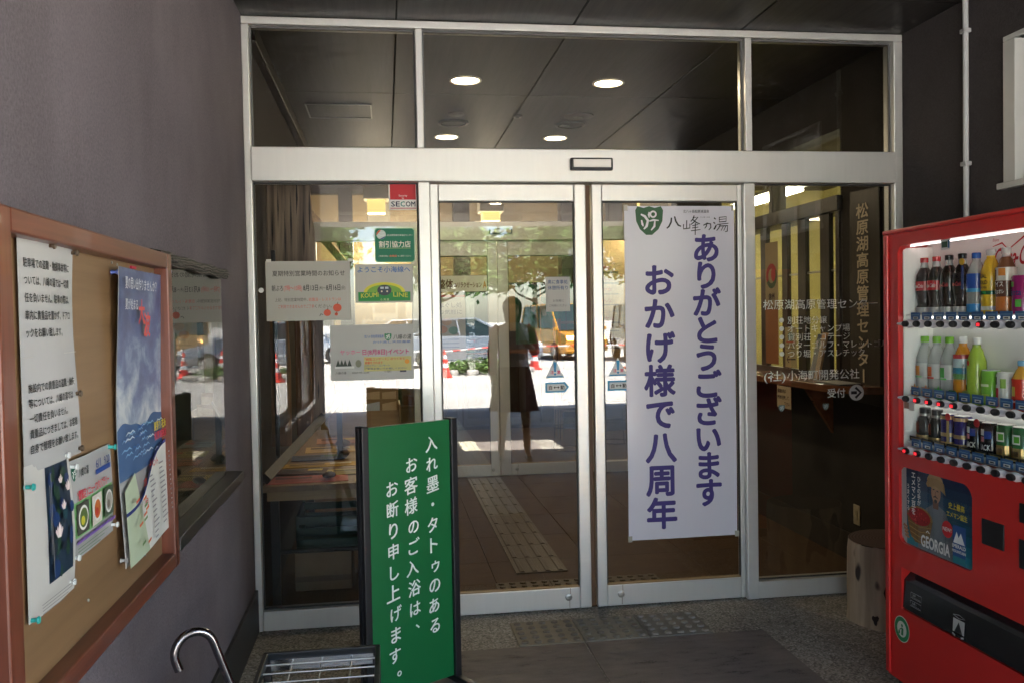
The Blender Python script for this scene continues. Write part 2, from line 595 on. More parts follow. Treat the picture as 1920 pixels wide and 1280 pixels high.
def lamp_light(nm, par, loc, power, col, kind='POINT', size=.05, **kw):
    L = bpy.data.lights.new(nm, kind)
    L.energy = power
    L.color = col
    if kind == 'AREA':
        L.shape = 'DISK'; L.size = size
    else:
        L.shadow_soft_size = size
    for k, v in kw.items():
        setattr(L, k, v)
    o = bpy.data.objects.new(nm, L)
    COL.objects.link(o)
    o.location = loc
    o.parent = par
    return o

# ================================================================== SETTING
XL, XR, ZC = -0.63, 2.65, 2.86
CONC = pm((0.40, 0.385, 0.355), 0.85, var=0.3, nscale=0.45, bump=0.3, bscale=40)
g = MB()
g.add([(-250, -250, -0.03), (250, -250, -0.03), (250, 250, -0.03), (-250, 250, -0.03)], [(0, 1, 2, 3)], CONC)
struct(g.build('ground'))

# porch floor: washed pebble concrete with two columns of moulded slabs and tactile tiles
pf = struct(MB().box(XL, 5.4, -9.6, 0.0, -0.2, 0.0, M_AGG).build('porch_floor'))
for i, (a, b) in enumerate(((0.012, 0.841), (0.849, 1.678))):
    y = -0.475
    while y > -9.0:
        MB().box(a, b, y - 0.892, y, -0.02, 0.005, M_SLAB).build('paving_slab', pf, bevel=0.003)
        y -= 0.90
def tactile(x, y, w, mat, dots, parent, z=0.0, dmat=None):
    m = MB()
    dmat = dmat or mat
    m.box(x, x + w, y - w, y, z - 0.01, z + 0.008, mat)
    if dots:
        for i in range(5):
            for j in range(5):
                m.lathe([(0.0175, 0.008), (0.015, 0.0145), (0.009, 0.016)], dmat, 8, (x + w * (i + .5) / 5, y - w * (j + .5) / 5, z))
    else:
        for i in range(4):
            xa = x + w * (i + .5) / 4
            m.prism([(xa - .016, y - .012, z + .008), (xa + .016, y - .012, z + .008), (xa + .010, y - .014, z + .013), (xa - .010, y - .014, z + .013)], (0, -w + .026, 0), mat)
    m.build('tactile_tile', parent)
TT = [pm((0.235, 0.205, 0.155), 0.7, var=0.25, nscale=20, bump=0.4), pm((0.205, 0.195, 0.17), 0.7, var=0.25, nscale=20, bump=0.4), pm((0.17, 0.16, 0.145), 0.7, var=0.3, nscale=20, bump=0.4)]
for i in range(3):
    tactile(0.552 + 0.299 * i, -0.178, 0.294, TT[i], True, pf, 0.0, (pm((0.15, 0.13, 0.105), 0.7, var=0.3, nscale=30), pm((0.15, 0.14, 0.12), 0.7, var=0.3, nscale=30), pm((0.24, 0.225, 0.205), 0.7, var=0.3, nscale=30))[i])  # domes toned apart from their tile, standing in for the shade around them
TB = pm((0.50, 0.47, 0.36), 0.65, var=0.15, nscale=12, bump=0.2)
for i in range(22):
    tactile(0.70, -2.1 - 0.3 * i, 0.296, TB, False, pf, 0.006)

# vestibule and lobby floor
TILE = [pm((0.072 * k, 0.042 * k, 0.023 * k), 0.8, var=0.3, nscale=9, bump=0.2, bscale=120, spec=.2) for k in (0.95, 1.0, 1.05)]
vf = struct(MB().box(XL, 2.66, 0.0, 3.75, -0.2, -0.012, pm((0.05, 0.04, 0.03), 0.9)).build('vestibule_floor'))
xs = [XL, -0.03, 0.57, 1.17, 1.77, 2.37, 2.66]
for i in range(6):
    for j in range(7):
        y0, y1 = 0.6 * j - 0.3, 0.6 * j + 0.3
        y0, y1 = max(y0, 0.0), min(y1, 3.75)
        MB().box(xs[i] + .0012, xs[i + 1] - .0012, y0 + .0012, y1 - .0012, -0.012, 0.0, random.choice(TILE)).build('floor_tile', vf, bevel=0.0015, seg=1)
TI = pm((0.075, 0.05, 0.03), 0.5, var=0.2, nscale=14, bump=0.2)
for i in range(3):
    tactile(0.56 + 0.3 * i, 0.46, 0.296, TI, True, vf)
for i in range(10):
    tactile(0.70, 3.62 - 0.3 * i, 0.296, TI, False, vf)
lf = struct(MB().box(-4.0, 7.0, 3.75, 11.0, -0.2, -0.002, pm((0.075, 0.046, 0.027), 0.45, var=0.25, nscale=6, bump=0.15)).build('lobby_floor'))

# ceiling of grain-stained boards with open joints, running from the porch into the vestibule
ce = struct(MB().box(XL - .25, 2.95, -4.14, 3.75, ZC + 0.014, ZC + 0.34, pm((0.008, 0.008, 0.008), 0.9)).build('ceiling'))
cx = [XL, 0.08, 0.931, 1.787, 2.66]
cyy = [-4.14, -2.32, -0.5, 1.32, 3.14, 3.75]
for i in range(4):
    for j in range(5):
        MB().box(cx[i] + (.004 if i else 0), cx[i + 1] - (.004 if i < 3 else 0), cyy[j] + .002, cyy[j + 1] - .002, ZC, ZC + 0.012, M_CEIL).build('ceiling_panel', ce, bevel=0.002, seg=1)

# canopy roof over the drive-up behind, with one square roof opening
SH = (ZC + 0.015) / math.tan(R(SUN_EL))
ox, oy = _h.x * SH, _h.y * SH
hx0, hx1, hy0, hy1 = 0.80 + ox, 1.95 + ox, -6.0 + oy, -5.25 + oy
cm = pm((0.30, 0.27, 0.24), 0.8, var=0.15, nscale=3)
can = MB()
z0, z1 = ZC + 0.015, ZC + 0.10
for (a, b, d, e) in ((-3.6, hx0, -9.5, -4.14), (hx1, 5.6, -9.5, -4.14), (hx0, hx1, -9.5, hy0), (hx0, hx1, hy1, -4.14)):
    can.box(a, b, d, e, z0, z1, cm)
can.box(2.952, 5.6, -4.14, -3.5, z0, z1, cm)
tag(can.build('canopy_roof'), 'flat canopy roof over the drive-up with one square opening', 'roof')
for k, (px, py) in enumerate(((-3.3, -9.2), (5.3, -9.2), (5.3, -5.0))):
    tag(MB().box(px - .13, px + .13, py - .13, py + .13, -0.03, z0 - .002, M_DARKWOOD).build('canopy_post', bevel=0.01),
        ['dark canopy post at the far left of the drive-up', 'dark canopy post at the far right of the drive-up', 'dark canopy post beside the right end of the porch'][k], 'post', 'canopy posts')
# roof of the building, closed to the sky
struct(MB().box(-6.5, 8.0, -3.4, 12.0, 3.62, 3.8, cm).build('building_roof'))

# ---- left wall
lw = thing('left_wall', 'mauve grey roughcast wall on the left carrying the notice board', 'wall')
MB().box(XL - 0.2, XL, -4.9, 0.06, -0.03, 3.0, M_WALL).build('wall_face', lw)
MB().box(XL, XL + 0.014, -4.9, -0.052, 0.001, 0.2, pm((0.022, 0.020, 0.020), 0.5, var=0.25, nscale=6, bump=0.2)).build('skirting_board', lw, bevel=0.002)
seat(lw, (XL, -3.0, 0))

# ---- right wall with high window
rw = thing('right_wall', 'dark grey roughcast wall on the right behind the red vending machine', 'wall')
w = MB()
wy0, wy1, wz0, wz1 = -1.62, -0.83, 1.985, 2.585
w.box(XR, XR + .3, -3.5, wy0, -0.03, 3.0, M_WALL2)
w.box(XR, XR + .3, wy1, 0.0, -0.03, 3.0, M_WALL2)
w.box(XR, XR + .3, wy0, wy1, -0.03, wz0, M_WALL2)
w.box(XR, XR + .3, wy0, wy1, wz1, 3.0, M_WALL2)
w.build('wall_face', rw)
seat(rw, (XR, -1.7, 0))
MB()
bw = tag(MB().box(XR + .302, 8.0, -3.5, -3.2, -0.03, 3.6, M_WALL2).build('outer_wall'), 'dark roughcast outer wall turning the corner right of the porch', 'wall')
wd = thing('window', 'high window with white aluminium frame above the vending machine', 'window')
fm = pm((0.55, 0.55, 0.53), 0.4, var=0.05)
for nm, a in (('frame_stile', (wy1 - .05, wy1 + .022, wz0, wz1)), ('frame_stile', (wy0 - .022, wy0 + .05, wz0, wz1)), ('frame_rail', (wy0 - .022, wy1 + .022, wz1, wz1 + .022)), ('sill', (wy0 - .03, wy1 + .035, wz0 - .028, wz0))):
    MB().box(XR - (.035 if nm == 'sill' else .012), XR + .12, a[0], a[1], a[2], a[3], fm).build(nm, wd, bevel=0.003)
for a, b in ((wy1 - .10, wy1 - .052), (wy0 + .052, wy0 + .1), (-1.25, -1.2)):
    MB().box(XR + .03, XR + .07, a, b, wz0 + .002, wz1 - .002, fm).build('sash_stile', wd, bevel=0.003)
MB().box(XR + .045, XR + .051, -1.2, wy1 - .1, wz0, wz1, pm((0.42, 0.47, 0.43), 0.25, var=0.1)).build('frosted_pane', wd)
MB().box(XR + .045, XR + .051, wy0 + .1, -1.25, wz0, wz1, pm((0.42, 0.47, 0.43), 0.25, var=0.1)).build('frosted_pane', wd)
seat(wd, (XR, -1.2, wz0))
cp = thing('conduit_pipe', 'thin pale conduit pipe running down the dark right wall', 'pipe')
MB().path([(XR - .016, -0.57, 1.2), (XR - .016, -0.57, 2.85)], .0125, pm((0.52, 0.53, 0.54), 0.4), 10).build('pipe', cp, smooth=True)
for z in (1.5, 2.1, 2.7):
    MB().box(XR - .033, XR, -0.59, -0.55, z, z + .02, pm((0.45, 0.45, 0.46), 0.5)).build('clip', cp, bevel=.003)
seat(cp, (XR, -.57, 1.2))

# ================================================================== ENTRANCE SCREEN
es = thing('entrance_screen', 'white aluminium entrance screen with glazed lights around the sliding doors', 'glass screen')
def member(nm, x0, x1, z0, z1, par, y0=-0.05, y1=0.05, mat=None, bev=0.004):
    return MB().box(x0, x1, y0, y1, z0, z1, mat or (M_ALU if z1 - z0 > x1 - x0 else M_ALUH)).build(nm, par, bevel=bev)
member('head_rail', XL, XR, 2.823, 2.858, es)
member('transom', XL + .032, 2.602, 2.10, 2.258, es, -0.062, 0.062)
member('post', XL, XL + .032, 0.0, 2.8225, es)
member('post', 2.602, XR, 0.0, 2.8225, es)
member('mullion', 0.166, 0.200, 2.2585, 2.8225, es)
member('mullion', 1.803, 1.838, 2.2585, 2.8225, es)
member('mullion', 0.166, 0.222, 0.0, 2.0995, es)
member('mullion', 1.790, 1.848, 0.0, 2.0995, es)
member('bottom_rail', XL + .0325, 0.1655, 0.0, 0.092, es, -0.045, 0.045)
member('bottom_rail', 1.8485, 2.6015, 0.0, 0.087, es, -0.045, 0.045)
def pane(par, x0, x1, z0, z1, y=0.0, mat=None):
    return MB().box(x0, x1, y - .004, y + .004, z0, z1, mat or M_GLASS).build('glass_pane', par)
for a, b in ((XL + .0325, .1655), (.2005, 1.8025), (1.8385, 2.6015)):
    pane(es, a, b, 2.2585, 2.8225)
    gk = MB()
    gb = pm((0.10, 0.10, 0.10), 0.6)
    gk.box(a, b, -.016, -.0045, 2.2585, 2.2665, gb); gk.box(a, b, -.016, -.0045, 2.8145, 2.8225, gb)
    gk.box(a, a + .008, -.016, -.0045, 2.2665, 2.8145, gb); gk.box(b - .008, b, -.016, -.0045, 2.2665, 2.8145, gb)
    gk.build('gasket', es)
pane(es, XL + .0325, .1655, .0925, 2.0995)
pane(es, 1.8485, 2.6015, .0875, 2.0995)
for a_, b_, z_ in ((XL + .0325, .1655, .0925), (1.8485, 2.6015, .0875)):
    for q_ in ((a_, a_ + .006, z_, 2.0995), (b_ - .006, b_, z_, 2.0995), (a_ + .006, b_ - .006, 2.0935, 2.0995), (a_ + .006, b_ - .006, z_, z_ + .006)):
        MB().box(q_[0], q_[1], -.013, -.0045, q_[2], q_[3], pm((0.03, 0.03, 0.03), 0.6)).build('gasket', es)
ds = MB().box(.90, 1.109, -.092, -.0625, 2.153, 2.213, M_BLACK).build('door_sensor', es, bevel=.006)
MB().box(.912, 1.098, -.097, -.0925, 2.166, 2.205, pm((0.55, 0.53, 0.5), 0.3, 0.5)).build('sensor_cover', ds, bevel=.002)
MB().path([(-.574, -.012, 1.597), (-.574, -.006, 1.597)], .012, M_STEEL, 12).build('fixing_stud', es)
seat(es, (1.0, 0, 0))

def slide_door(nm, label, x0, x1, s0, s1, lock_x, y=0.0, ztop=2.095):
    d = thing(nm, label, 'sliding door')
    member('stile', x0, x0 + s0, 0.004, ztop, d, y - .022, y + .022)
    member('stile', x1 - s1, x1, 0.004, ztop, d, y - .022, y + .022)
    member('top_rail', x0 + s0 + .0005, x1 - s1 - .0005, 2.012, ztop, d, y - .0205, y + .0205)
    br = member('bottom_rail', x0 + s0 + .0005, x1 - s1 - .0005, 0.004, 0.108, d, y - .0205, y + .0205)
    MB().box(x0 + s0 + .0005, x1 - s1 - .0005, y - .014, y + .014, .1085, .114, pm((0.30, 0.19, 0.09), 0.5)).build('glazing_bead', d)
    pane(d, x0 + s0, x1 - s1, .114, 2.0115, y)
    gb = pm((0.03, 0.03, 0.03), 0.6)
    xa, xb = x0 + s0, x1 - s1
    for a_ in ((xa, xa + .006, .115, 2.0115), (xb - .006, xb, .115, 2.0115), (xa + .006, xb - .006, 2.0055, 2.0115)):
        MB().box(a_[0], a_[1], y - .013, y - .0045, a_[2], a_[3], gb).build('gasket', d)
    lk = MB().lathe([(.017, 0), (.017, .004), (.013, .0065), (.006, .0065)], M_STEEL, 20)
    lo = lk.build('lock', d, smooth=True)
    lo.rotation_euler = (R(90), 0, 0)
    lo.location = (lock_x, y - .0205, .062)
    st = MB()
    rust = pm((0.20, 0.12, 0.07), 0.8, var=0.4, nscale=60)
    st.box(lock_x + .008, lock_x + .0105, y - .0212, y - .0207, .078, .107, rust)
    st.box(lock_x + .004, lock_x + .0065, y - .0212, y - .0207, .01, .047, rust)
    st.build('rust_streak', d)
    seat(d, ((x0 + x1) / 2, y, 0))
    return d
dl = slide_door('sliding_door', 'left glass sliding door, clear, parking lot mirrored in it', .2225, .985, .040, .058, .868)
dr = slide_door('sliding_door', 'right glass sliding door with the tall white banner behind its glass', 1.016, 1.7895, .050, .022, 1.135)
tag(MB().box(.989, 1.011, .008, .018, .004, 2.095, pm((0.11, 0.05, 0.02), 0.6)).build('door_brush_strip'), 'narrow brown brush strip in the gap between the sliding doors', 'strip')

# ---- inner screen and doors
ins = thing('inner_screen', 'inner aluminium screen of the vestibule seen through the left door', 'glass screen')
Y2 = 3.75
def m2(nm, x0, x1, z0, z1, d=.05):
    return member(nm, x0, x1, z0, z1, ins, Y2 - d, Y2 + d)
m2('transom', XL, 2.65, 2.15, 2.318, .058)
m2('head_rail', XL, 2.65, 2.82, 2.858)
m2('post', XL, XL + .035, 0, 2.1495)
m2('post', 2.615, 2.65, 0, 2.1495)
m2('mullion', .24, .295, 0, 2.1495)
m2('mullion', 1.93, 1.985, 0, 2.1495)
m2('bottom_rail', XL + .0355, .2395, 0, .1)
m2('bottom_rail', 1.9855, 2.6145, 0, .1)
for a, b, d, e in ((XL, 2.65, 2.3185, 2.8195), (XL + .0355, .2395, .1005, 2.1495), (1.9855, 2.6145, .1005, 2.1495)):
    pane(ins, a, b, d, e, Y2)
sn = MB().box(.943, 1.154, Y2 - .09, Y2 - .0585, 2.206, 2.252, M_BLACK).build('door_sensor', ins, bevel=.006)
MB().box(.955, 1.142, Y2 - .094, Y2 - .0905, 2.214, 2.244, pm((0.5, 0.45, 0.35), 0.3, 0.5)).build('sensor_cover', sn)
seat(ins, (1.0, Y2, 0))
slide_door('inner_sliding_door', 'left inner glass door at the back of the vestibule', .2955, 1.015, .05, .085, .95, Y2, 2.148)
slide_door('inner_sliding_door', 'right inner glass door at the back of the vestibule', 1.0185, 1.929, .097, .05, 1.17, Y2, 2.148)

# ---- vestibule side walls
vw = thing('vestibule_left_wall', 'dark grey inner wall on the left of the vestibule', 'wall')
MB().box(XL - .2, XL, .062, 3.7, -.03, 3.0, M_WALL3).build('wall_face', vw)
MB().box(XL, XL + .05, .07, 3.69, 2.78, 2.858, M_DARKWOODY).build('cornice_beam', vw, bevel=.004)
seat(vw, (XL, 1.9, 0))
vr = thing('vestibule_right_wall', 'dark inner wall on the right with the reception window openings', 'wall')
q = MB()
XW = 2.66
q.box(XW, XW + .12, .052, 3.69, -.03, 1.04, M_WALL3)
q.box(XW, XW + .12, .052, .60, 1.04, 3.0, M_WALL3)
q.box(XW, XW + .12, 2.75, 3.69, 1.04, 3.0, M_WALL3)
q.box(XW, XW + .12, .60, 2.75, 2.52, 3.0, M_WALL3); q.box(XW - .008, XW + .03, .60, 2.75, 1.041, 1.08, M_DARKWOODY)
q.build('wall_face', vr)
MB().box(XW - .012, XW, .052, 3.69, .001, .16, pm((0.04, 0.034, 0.03), 0.5, var=0.2)).build('skirting_board', vr)
for y0, y1 in ((.60, .645), (.718, .834), (1.022, 1.13), (1.28, 1.36), (1.60, 1.70), (2.1, 2.2), (2.65, 2.75)):
    MB().box(XW - .012, XW + .018, y0 + .001, y1 - .001, 1.081, 2.04, M_DARKWOOD).build('window_post', vr, bevel=.003)
MB().box(XW - .035, XW + .15, .58, 2.77, 2.041, 2.13, M_DARKWOODY).build('window_beam', vr, bevel=.003)
for y0 in (1.52, 2.1):
    MB().box(XW - .005, XW + .1, y0, y0 + .05, 2.131, 2.519, M_DARKWOOD).build('window_post', vr, bevel=.003)
for a, b in ((.646, .717), (.835, 1.021), (1.131, 1.279), (1.361, 1.599), (1.701, 2.099), (2.201, 2.649)):
    MB().box(XW + .004, XW + .009, a, b, 1.082, 2.04, M_GLASS2).build('glass_pane', vr)
    MB().box(XW + .0, XW + .014, a, b, 1.69, 1.702, M_STEEL).build('sash_bar', vr)
MB().box(XW + .05, XW + .055, .601, 2.749, 2.131, 2.519, M_GLASS2).build('glass_pane', vr)
seat(vr, (XW, 1.9, 0))
ct = thing('reception_counter', 'narrow red-brown wooden reception counter along the right vestibule wall', 'counter')
pts = [(XW - .003, .12), (XW - .003, 3.6), (2.43, 3.6), (2.43, .52), (2.445, .36), (2.49, .22), (2.55, .15)]
MB().prism([(x, y, 1.0) for x, y in pts], (0, 0, .042), M_COUNTER).build('counter_top', ct, bevel=.004)
for y in (.7, 2.0, 3.3):
    MB().prism([(XW - .003, y, .72), (XW - .003, y, .998), (2.48, y, .998)], (0, .03, 0), M_COUNTER).build('bracket', ct)
seat(ct, (2.55, 1.8, 1.0))

# ---- office behind the reception windows
of = thing('office_room', 'yellow-lit office behind the reception windows', 'room')
OY = pm((0.62, 0.55, 0.25), 0.75, var=0.06, nscale=3)
q = MB()
q.box(4.6, 4.7, -.2, 4.6, 0, 2.8, OY); q.box(2.79, 4.6, 4.5, 4.6, 0, 2.8, OY); q.box(2.96, 4.6, -.3, -.2, 0, 2.8, OY)
q.build('wall_face', of)
MB().box(2.79, 4.6, -.2, 4.5, 2.72, 2.8, pm((0.10, 0.085, 0.06), 0.8)).build('office_ceiling', of)
MB().box(2.79, 4.6, -.2, 4.5, -.02, 0.0, pm((0.2, 0.16, 0.1), 0.6)).build('office_floor', of)
seat(of, (3.6, 2.0, 0))
def fluor(label, x, y0, y1, z):
    t = thing('fluorescent_lamp', label, 'lamp', group='office tube lamps')
    MB().prism([(x - .10, y0, z + .06), (x + .10, y0, z + .06), (x + .05, y0, z + .10), (x - .05, y0, z + .10)], (0, y1 - y0, 0), M_WHITE).build('housing', t)
    for dx in (-.05, .05):
        MB().path([(x + dx, y0 + .02, z + .035), (x + dx, y1 - .02, z + .035)], .015, pm((1, 1, .9), 0.5, var=0, emit=1.3, ecol=(1.0, 0.93, 0.66, 1)), 8).build('tube', t)
    MB().box(x - .006, x + .006, (y0 + y1) / 2 - .01, (y0 + y1) / 2 + .01, z + .1, 2.72, M_STEEL).build('hanger', t)
    lamp_light('fluorescent_lamp_light', t, (x, (y0 + y1) / 2, z - .03), 2.2, (1.0, .92, .62), 'POINT', .12)
    seat(t, (x, y0, z))
fluor('long tube lamp farther back in the office', 3.3, 2.45, 3.65, 2.40)
fluor('long tube lamp at the near end of the office', 3.55, .5, 1.7, 2.40)

# ================================================================== LAMPS AND CEILING FITTINGS
WARM = (1.0, 0.80, 0.52)
for lab, x, y in (('lit ceiling downlight nearest the glass on the left', .50, .98), ('lit ceiling downlight nearest the glass on the right', 1.37, .98), ('lit ceiling downlight farther back on the left', .50, 2.62), ('lit ceiling downlight farther back on the right', 1.36, 2.62)):
    t = thing('downlight', lab, 'downlight', (x, y, ZC), group='lit ceiling downlights')
    MB().lathe([(.098, -.001), (.098, -.006), (.086, -.008), (.08, -.002)], pm((0.75, 0.7, 0.62), 0.4), 28, caps=False).build('trim_ring', t, smooth=True)
    MB().lathe([(.080, -.0035), (.04, -.0032)], pm((1, .95, .85), 0.5, var=0, emit=2.0, ecol=(1.0, 0.80, 0.50, 1)), 28).build('lamp_face', t)
    lamp_light('downlight_lamp', t, (0, 0, -.02), .32, WARM, 'AREA', .14)
for lab, x, y, open_ in (('round ceiling air outlet on the left, grey disc', .513, 2.11, 0), ('round ceiling air outlet on the right, dark with pale wedge', 1.376, 2.13, 1)):
    t = thing('air_outlet', lab, 'vent', (x, y, ZC), group='round ceiling air outlets')
    MB().lathe([(.112, -.001), (.112, -.012), (.092, -.016), (.088, -.006)], pm((0.055, 0.05, 0.046), 0.4), 28, caps=False).build('trim_ring', t, smooth=True)
    MB().lathe([(.088, -.007), (.03, -.011)], pm((0.30, 0.29, 0.27), 0.5) if not open_ else M_BLACK, 28).build('disc', t, smooth=True)
    if open_:
        MB().prism([(0, 0, -.013), (-.08, .02, -.013), (-.07, -.05, -.013)], (0, 0, -.002), pm((0.5, 0.49, 0.46), 0.5)).build('damper', t)
for lab, x, y, r in (('small round detector on the vestibule ceiling', .512, 1.84, .058), ('flat round speaker cover on the vestibule ceiling', 1.378, 1.85, .105)):
    t = thing('ceiling_disc', lab, 'ceiling fitting', (x, y, ZC))
    MB().lathe([(r, -.001), (r, -.008), (r * .86, -.013)], pm((0.16, 0.145, 0.13), 0.6), 24).build('cover', t, smooth=True)
    MB().lathe([(r * .35, -.0125), (r * .3, -.017)], pm((0.2, 0.19, 0.17), 0.5), 16).build('cap', t, smooth=True)
t = thing('ceiling_sensor', 'small square sensor on the ceiling joint', 'sensor', (.945, 1.88, ZC))
MB().box(-.03, .03, -.03, .03, -.014, -.001, pm((0.2, 0.19, 0.17), 0.5)).build('housing', t, bevel=.004)
MB().lathe([(.016, -.0135), (.010, -.019)], M_BLACK, 12).build('lens', t)
t = thing('ceiling_hatch', 'rectangular access hatch with thin metal rim in the vestibule ceiling', 'hatch', (-.275, 1.82, ZC))
MB().box(-.205, .205, -.19, .19, -.003, -.001, M_CEIL).build('lid', t)
hr = MB()
hm = pm((0.30, 0.30, 0.30), 0.4, 0.4)
for a in ((-.215, .215, -.2, -.191), (-.215, .215, .191, .2), (-.215, -.206, -.191, .191), (.206, .215, -.191, .191)):
    hr.box(a[0], a[1], a[2], a[3], -.006, -.001, hm)
hr.build('rim', t)

# ================================================================== THINGS ON THE FRONT GLASS
def sheet_thing(nm, label, cat, o, u, v, w, h, mat, bend=None, na=1, nb=1, corner=0.0, group=None, thick=.0008):
    t = thing(nm, label, cat, group=group)
    s = Sheet(o, u, v, bend)
    s.base('sheet', w, h, mat, t, thick, na, nb, corner)
    return t, s
GF = -.0055            # just in front of the glass
GB = .0062             # just behind it
# red security sticker
t, s = sheet_thing('security_sticker', 'red and white security company sticker at the top of the left pane', 'sticker', (.028, GF, 1.973), X3, Z3, .135, .129, ink(235, 232, 228), corner=.003)
s.rect(.006, .048, .129, .124, ink(196, 22, 36))
s.rect(.006, .005, .129, .009, ink(180, 20, 34))
s.text('Security', .0675, .063, .0125, M_WHITE, 0, align='c')
s.text('by', .0675, .0515, .0115, M_WHITE, 0, align='c')
s.text('SE', .010, .0155, .034, ink(30, 35, 70), .03, width=.042)
s.text('C', .055, .0155, .034, ink(0, 140, 130), .03, width=.022)
s.text('OM', .080, .0155, .034, ink(30, 35, 70), .03, width=.046)
s.done(t); seat(t, (.09, 0, 1.973))
# green discount sticker
t, s = sheet_thing('shop_sticker', 'green sticker with white lettering and round globe mark', 'sticker', (-.043, GF, 1.723), X3, Z3, .19, .163, ink(150, 195, 160), corner=.012)
s.poly([(.003 + .184 * a, .003 + .157 * b) for a, b in ((0.05, 0), (.95, 0), (1, .06), (1, .94), (.95, 1), (.05, 1), (0, .94), (0, .06))], ink(0, 118, 86))
s.disc(.031, .132, .0225, .0225, ink(200, 215, 210))
s.disc(.031, .132, .022, .022, ink(225, 95, 50), 12, 90, 190)
s.disc(.031, .132, .022, .022, ink(60, 90, 130), 12, 250, 340)
for k in (-.008, 0, .008):
    s.stroke([(.016, .132 + k - .003), (.03, .132 + k + .003), (.047, .132 + k + .001)], .002, ink(235, 240, 235))
s.text('(財)長野県勤労者福祉センター', .058, .125, .0095, ink(225, 235, 225), .0, width=.122)
s.text('割引協力店', .02, .073, .033, ink(235, 232, 215), .025, width=.15)
s.rect(.02, .0655, .17, .067, ink(190, 205, 120))
s.text('ご利用の際は', .018, .026, .009, ink(220, 235, 220), 0, width=.045)
s.text('会員証', .068, .026, .010, ink(240, 120, 90), .02, width=.036)
s.text('をご提示ください', .107, .026, .009, ink(220, 235, 220), 0, width=.065)
s.done(t); seat(t, (.05, 0, 1.723))
# railway welcome card
t, s = sheet_thing('welcome_card', 'white welcome card with green hill and small train picture', 'card', (-.139, GF, 1.53), X3, Z3, .273, .184, pm((0.45, 0.43, 0.38), 0.4, var=0.05), corner=.008)
s.text('ようこそ小海線へ', .012, .147, .031, ink(30, 95, 165), .02, width=.25)
s.rect(.013, .008, .26, .052, ink(30, 140, 62))
s.disc(.137, .05, .098, .048, ink(214, 206, 60), 24, 0, 180)
s.disc(.137, .05, .082, .036, ink(120, 172, 62), 24, 0, 180)
s.disc(.137, .06, .034, .026, ink(60, 66, 72), 18)
s.rect(.112, .046, .162, .066, ink(58, 70, 82))
s.rect(.118, .066, .134, .076, ink(185, 200, 205)); s.rect(.14, .066, .156, .076, ink(185, 200, 205))
s.disc(.124, .054, .004, .004, ink(235, 225, 190)); s.disc(.15, .054, .004, .004, ink(235, 225, 190))
s.text('KOUMI', .026, .024, .03, ink(206, 205, 70), .03, width=.082, rise=.06)
s.text('LINE', .178, .029, .03, ink(206, 205, 70), .03, width=.07, rise=-.06)
s.text('小 海 線', .137, .011, .012, ink(190, 210, 150), .01, align='c')
s.done(t); seat(t, (0, 0, 1.53))
# summer hours notice
t, s = sheet_thing('hours_notice', 'white notice with black lettering and red apples inside the left pane', 'notice', (-.552, GF, 1.452), X3, Z3, .39, .28, pm((0.40, 0.385, 0.335), 0.4, var=0.06, nscale=4), lambda a, b: .004 * (1 + math.sin(a * 9)) * (1 - b / .3), 8, 6)
s.text('夏期特別営業時間のお知らせ', .03, .212, .028, ink(52, 48, 46), .012, width=.335)
s.text('朝ぶろ', .026, .142, .03, ink(42, 40, 40), .015, width=.052)
s.text('(7時～10時)', .081, .142, .03, ink(200, 90, 80), .012, width=.085)
s.text('8月13日', .171, .142, .032, ink(42, 40, 40), .03, width=.068)
s.text('(木)～', .243, .145, .02, ink(42, 40, 40), .01, width=.032)
s.text('8月16日', .277, .142, .032, ink(42, 40, 40), .03, width=.066)
s.text('(日)', .346, .145, .02, ink(42, 40, 40), .01, width=.02)
s.text('上記、特別営業時間中、', .04, .092, .018, ink(80, 76, 72), .005, width=.15)
s.text('岩盤浴・レストランは', .195, .092, .018, ink(200, 85, 70), .005, width=.15)
s.text('ご利用できませんのでご了承', .055, .06, .018, ink(185, 75, 70), .005, width=.165)
s.text('ください。', .222, .06, .018, ink(70, 66, 64), .005, width=.08)
for a, b, r in ((.28, .035, .017), (.327, .058, .02), (.322, .028, .008)):
    s.disc(a, b, r, r * .95, ink(205, 82, 52), 14)
    s.stroke([(a, b + r * .8), (a + .004, b + r * 1.35)], .0025, ink(70, 80, 40))
s.stroke([(.245, .02), (.25, .03), (.26, .026)], .003, INK)
s.done(t)
for a, b in ((-.548, 1.728), (-.17, 1.728)):
    MB().box(a, a + .022, GF - .0016, GF - .0008, b, b + .014, pm((0.6, 0.58, 0.5), 0.2)).build('tape', t)
seat(t, (-.36, 0, 1.452))
# event poster
t, s = sheet_thing('event_poster', 'greyish white event poster with magenta and blue lettering, lower left pane', 'poster', (-.262, GF, 1.165), X3, Z3, .392, .262, pm((0.37, 0.36, 0.33), 0.35, var=0.08, nscale=5), lambda a, b: .004 * (1 + math.sin(a * 8 + 1)) * (1 - b / .3), 8, 6)
emblem(s, .272, .202, .034, ink(40, 120, 80), ink(225, 225, 215))
s.text('八峰の湯', .297, .192, .026, ink(40, 40, 40), .01, width=.085, slant=.1)
s.text('北八ヶ岳松原湖温泉', .16, .2, .016, ink(30, 85, 160), .012, width=.092)
s.text('かけ流し天然温泉', .2, .174, .012, ink(30, 85, 160), .01, width=.18)
s.text('ヤッホー', .045, .124, .026, ink(205, 85, 130), .02, width=.095)
s.text('日(8月8日)イベント', .15, .122, .029, ink(190, 30, 110), .03, width=.22)
s.rect(.156, .042, .38, .11, ink(196, 186, 118))
s.text('「緑陰コンサート」のつくおと', .16, .094, .014, ink(215, 60, 50), .015, width=.19)
s.text('披露をされます', .16, .077, .014, ink(215, 60, 50), .015, width=.085)
s.text('ハワイアン・コンサート', .158, .064, .012, ink(40, 110, 160), .012, width=.12)
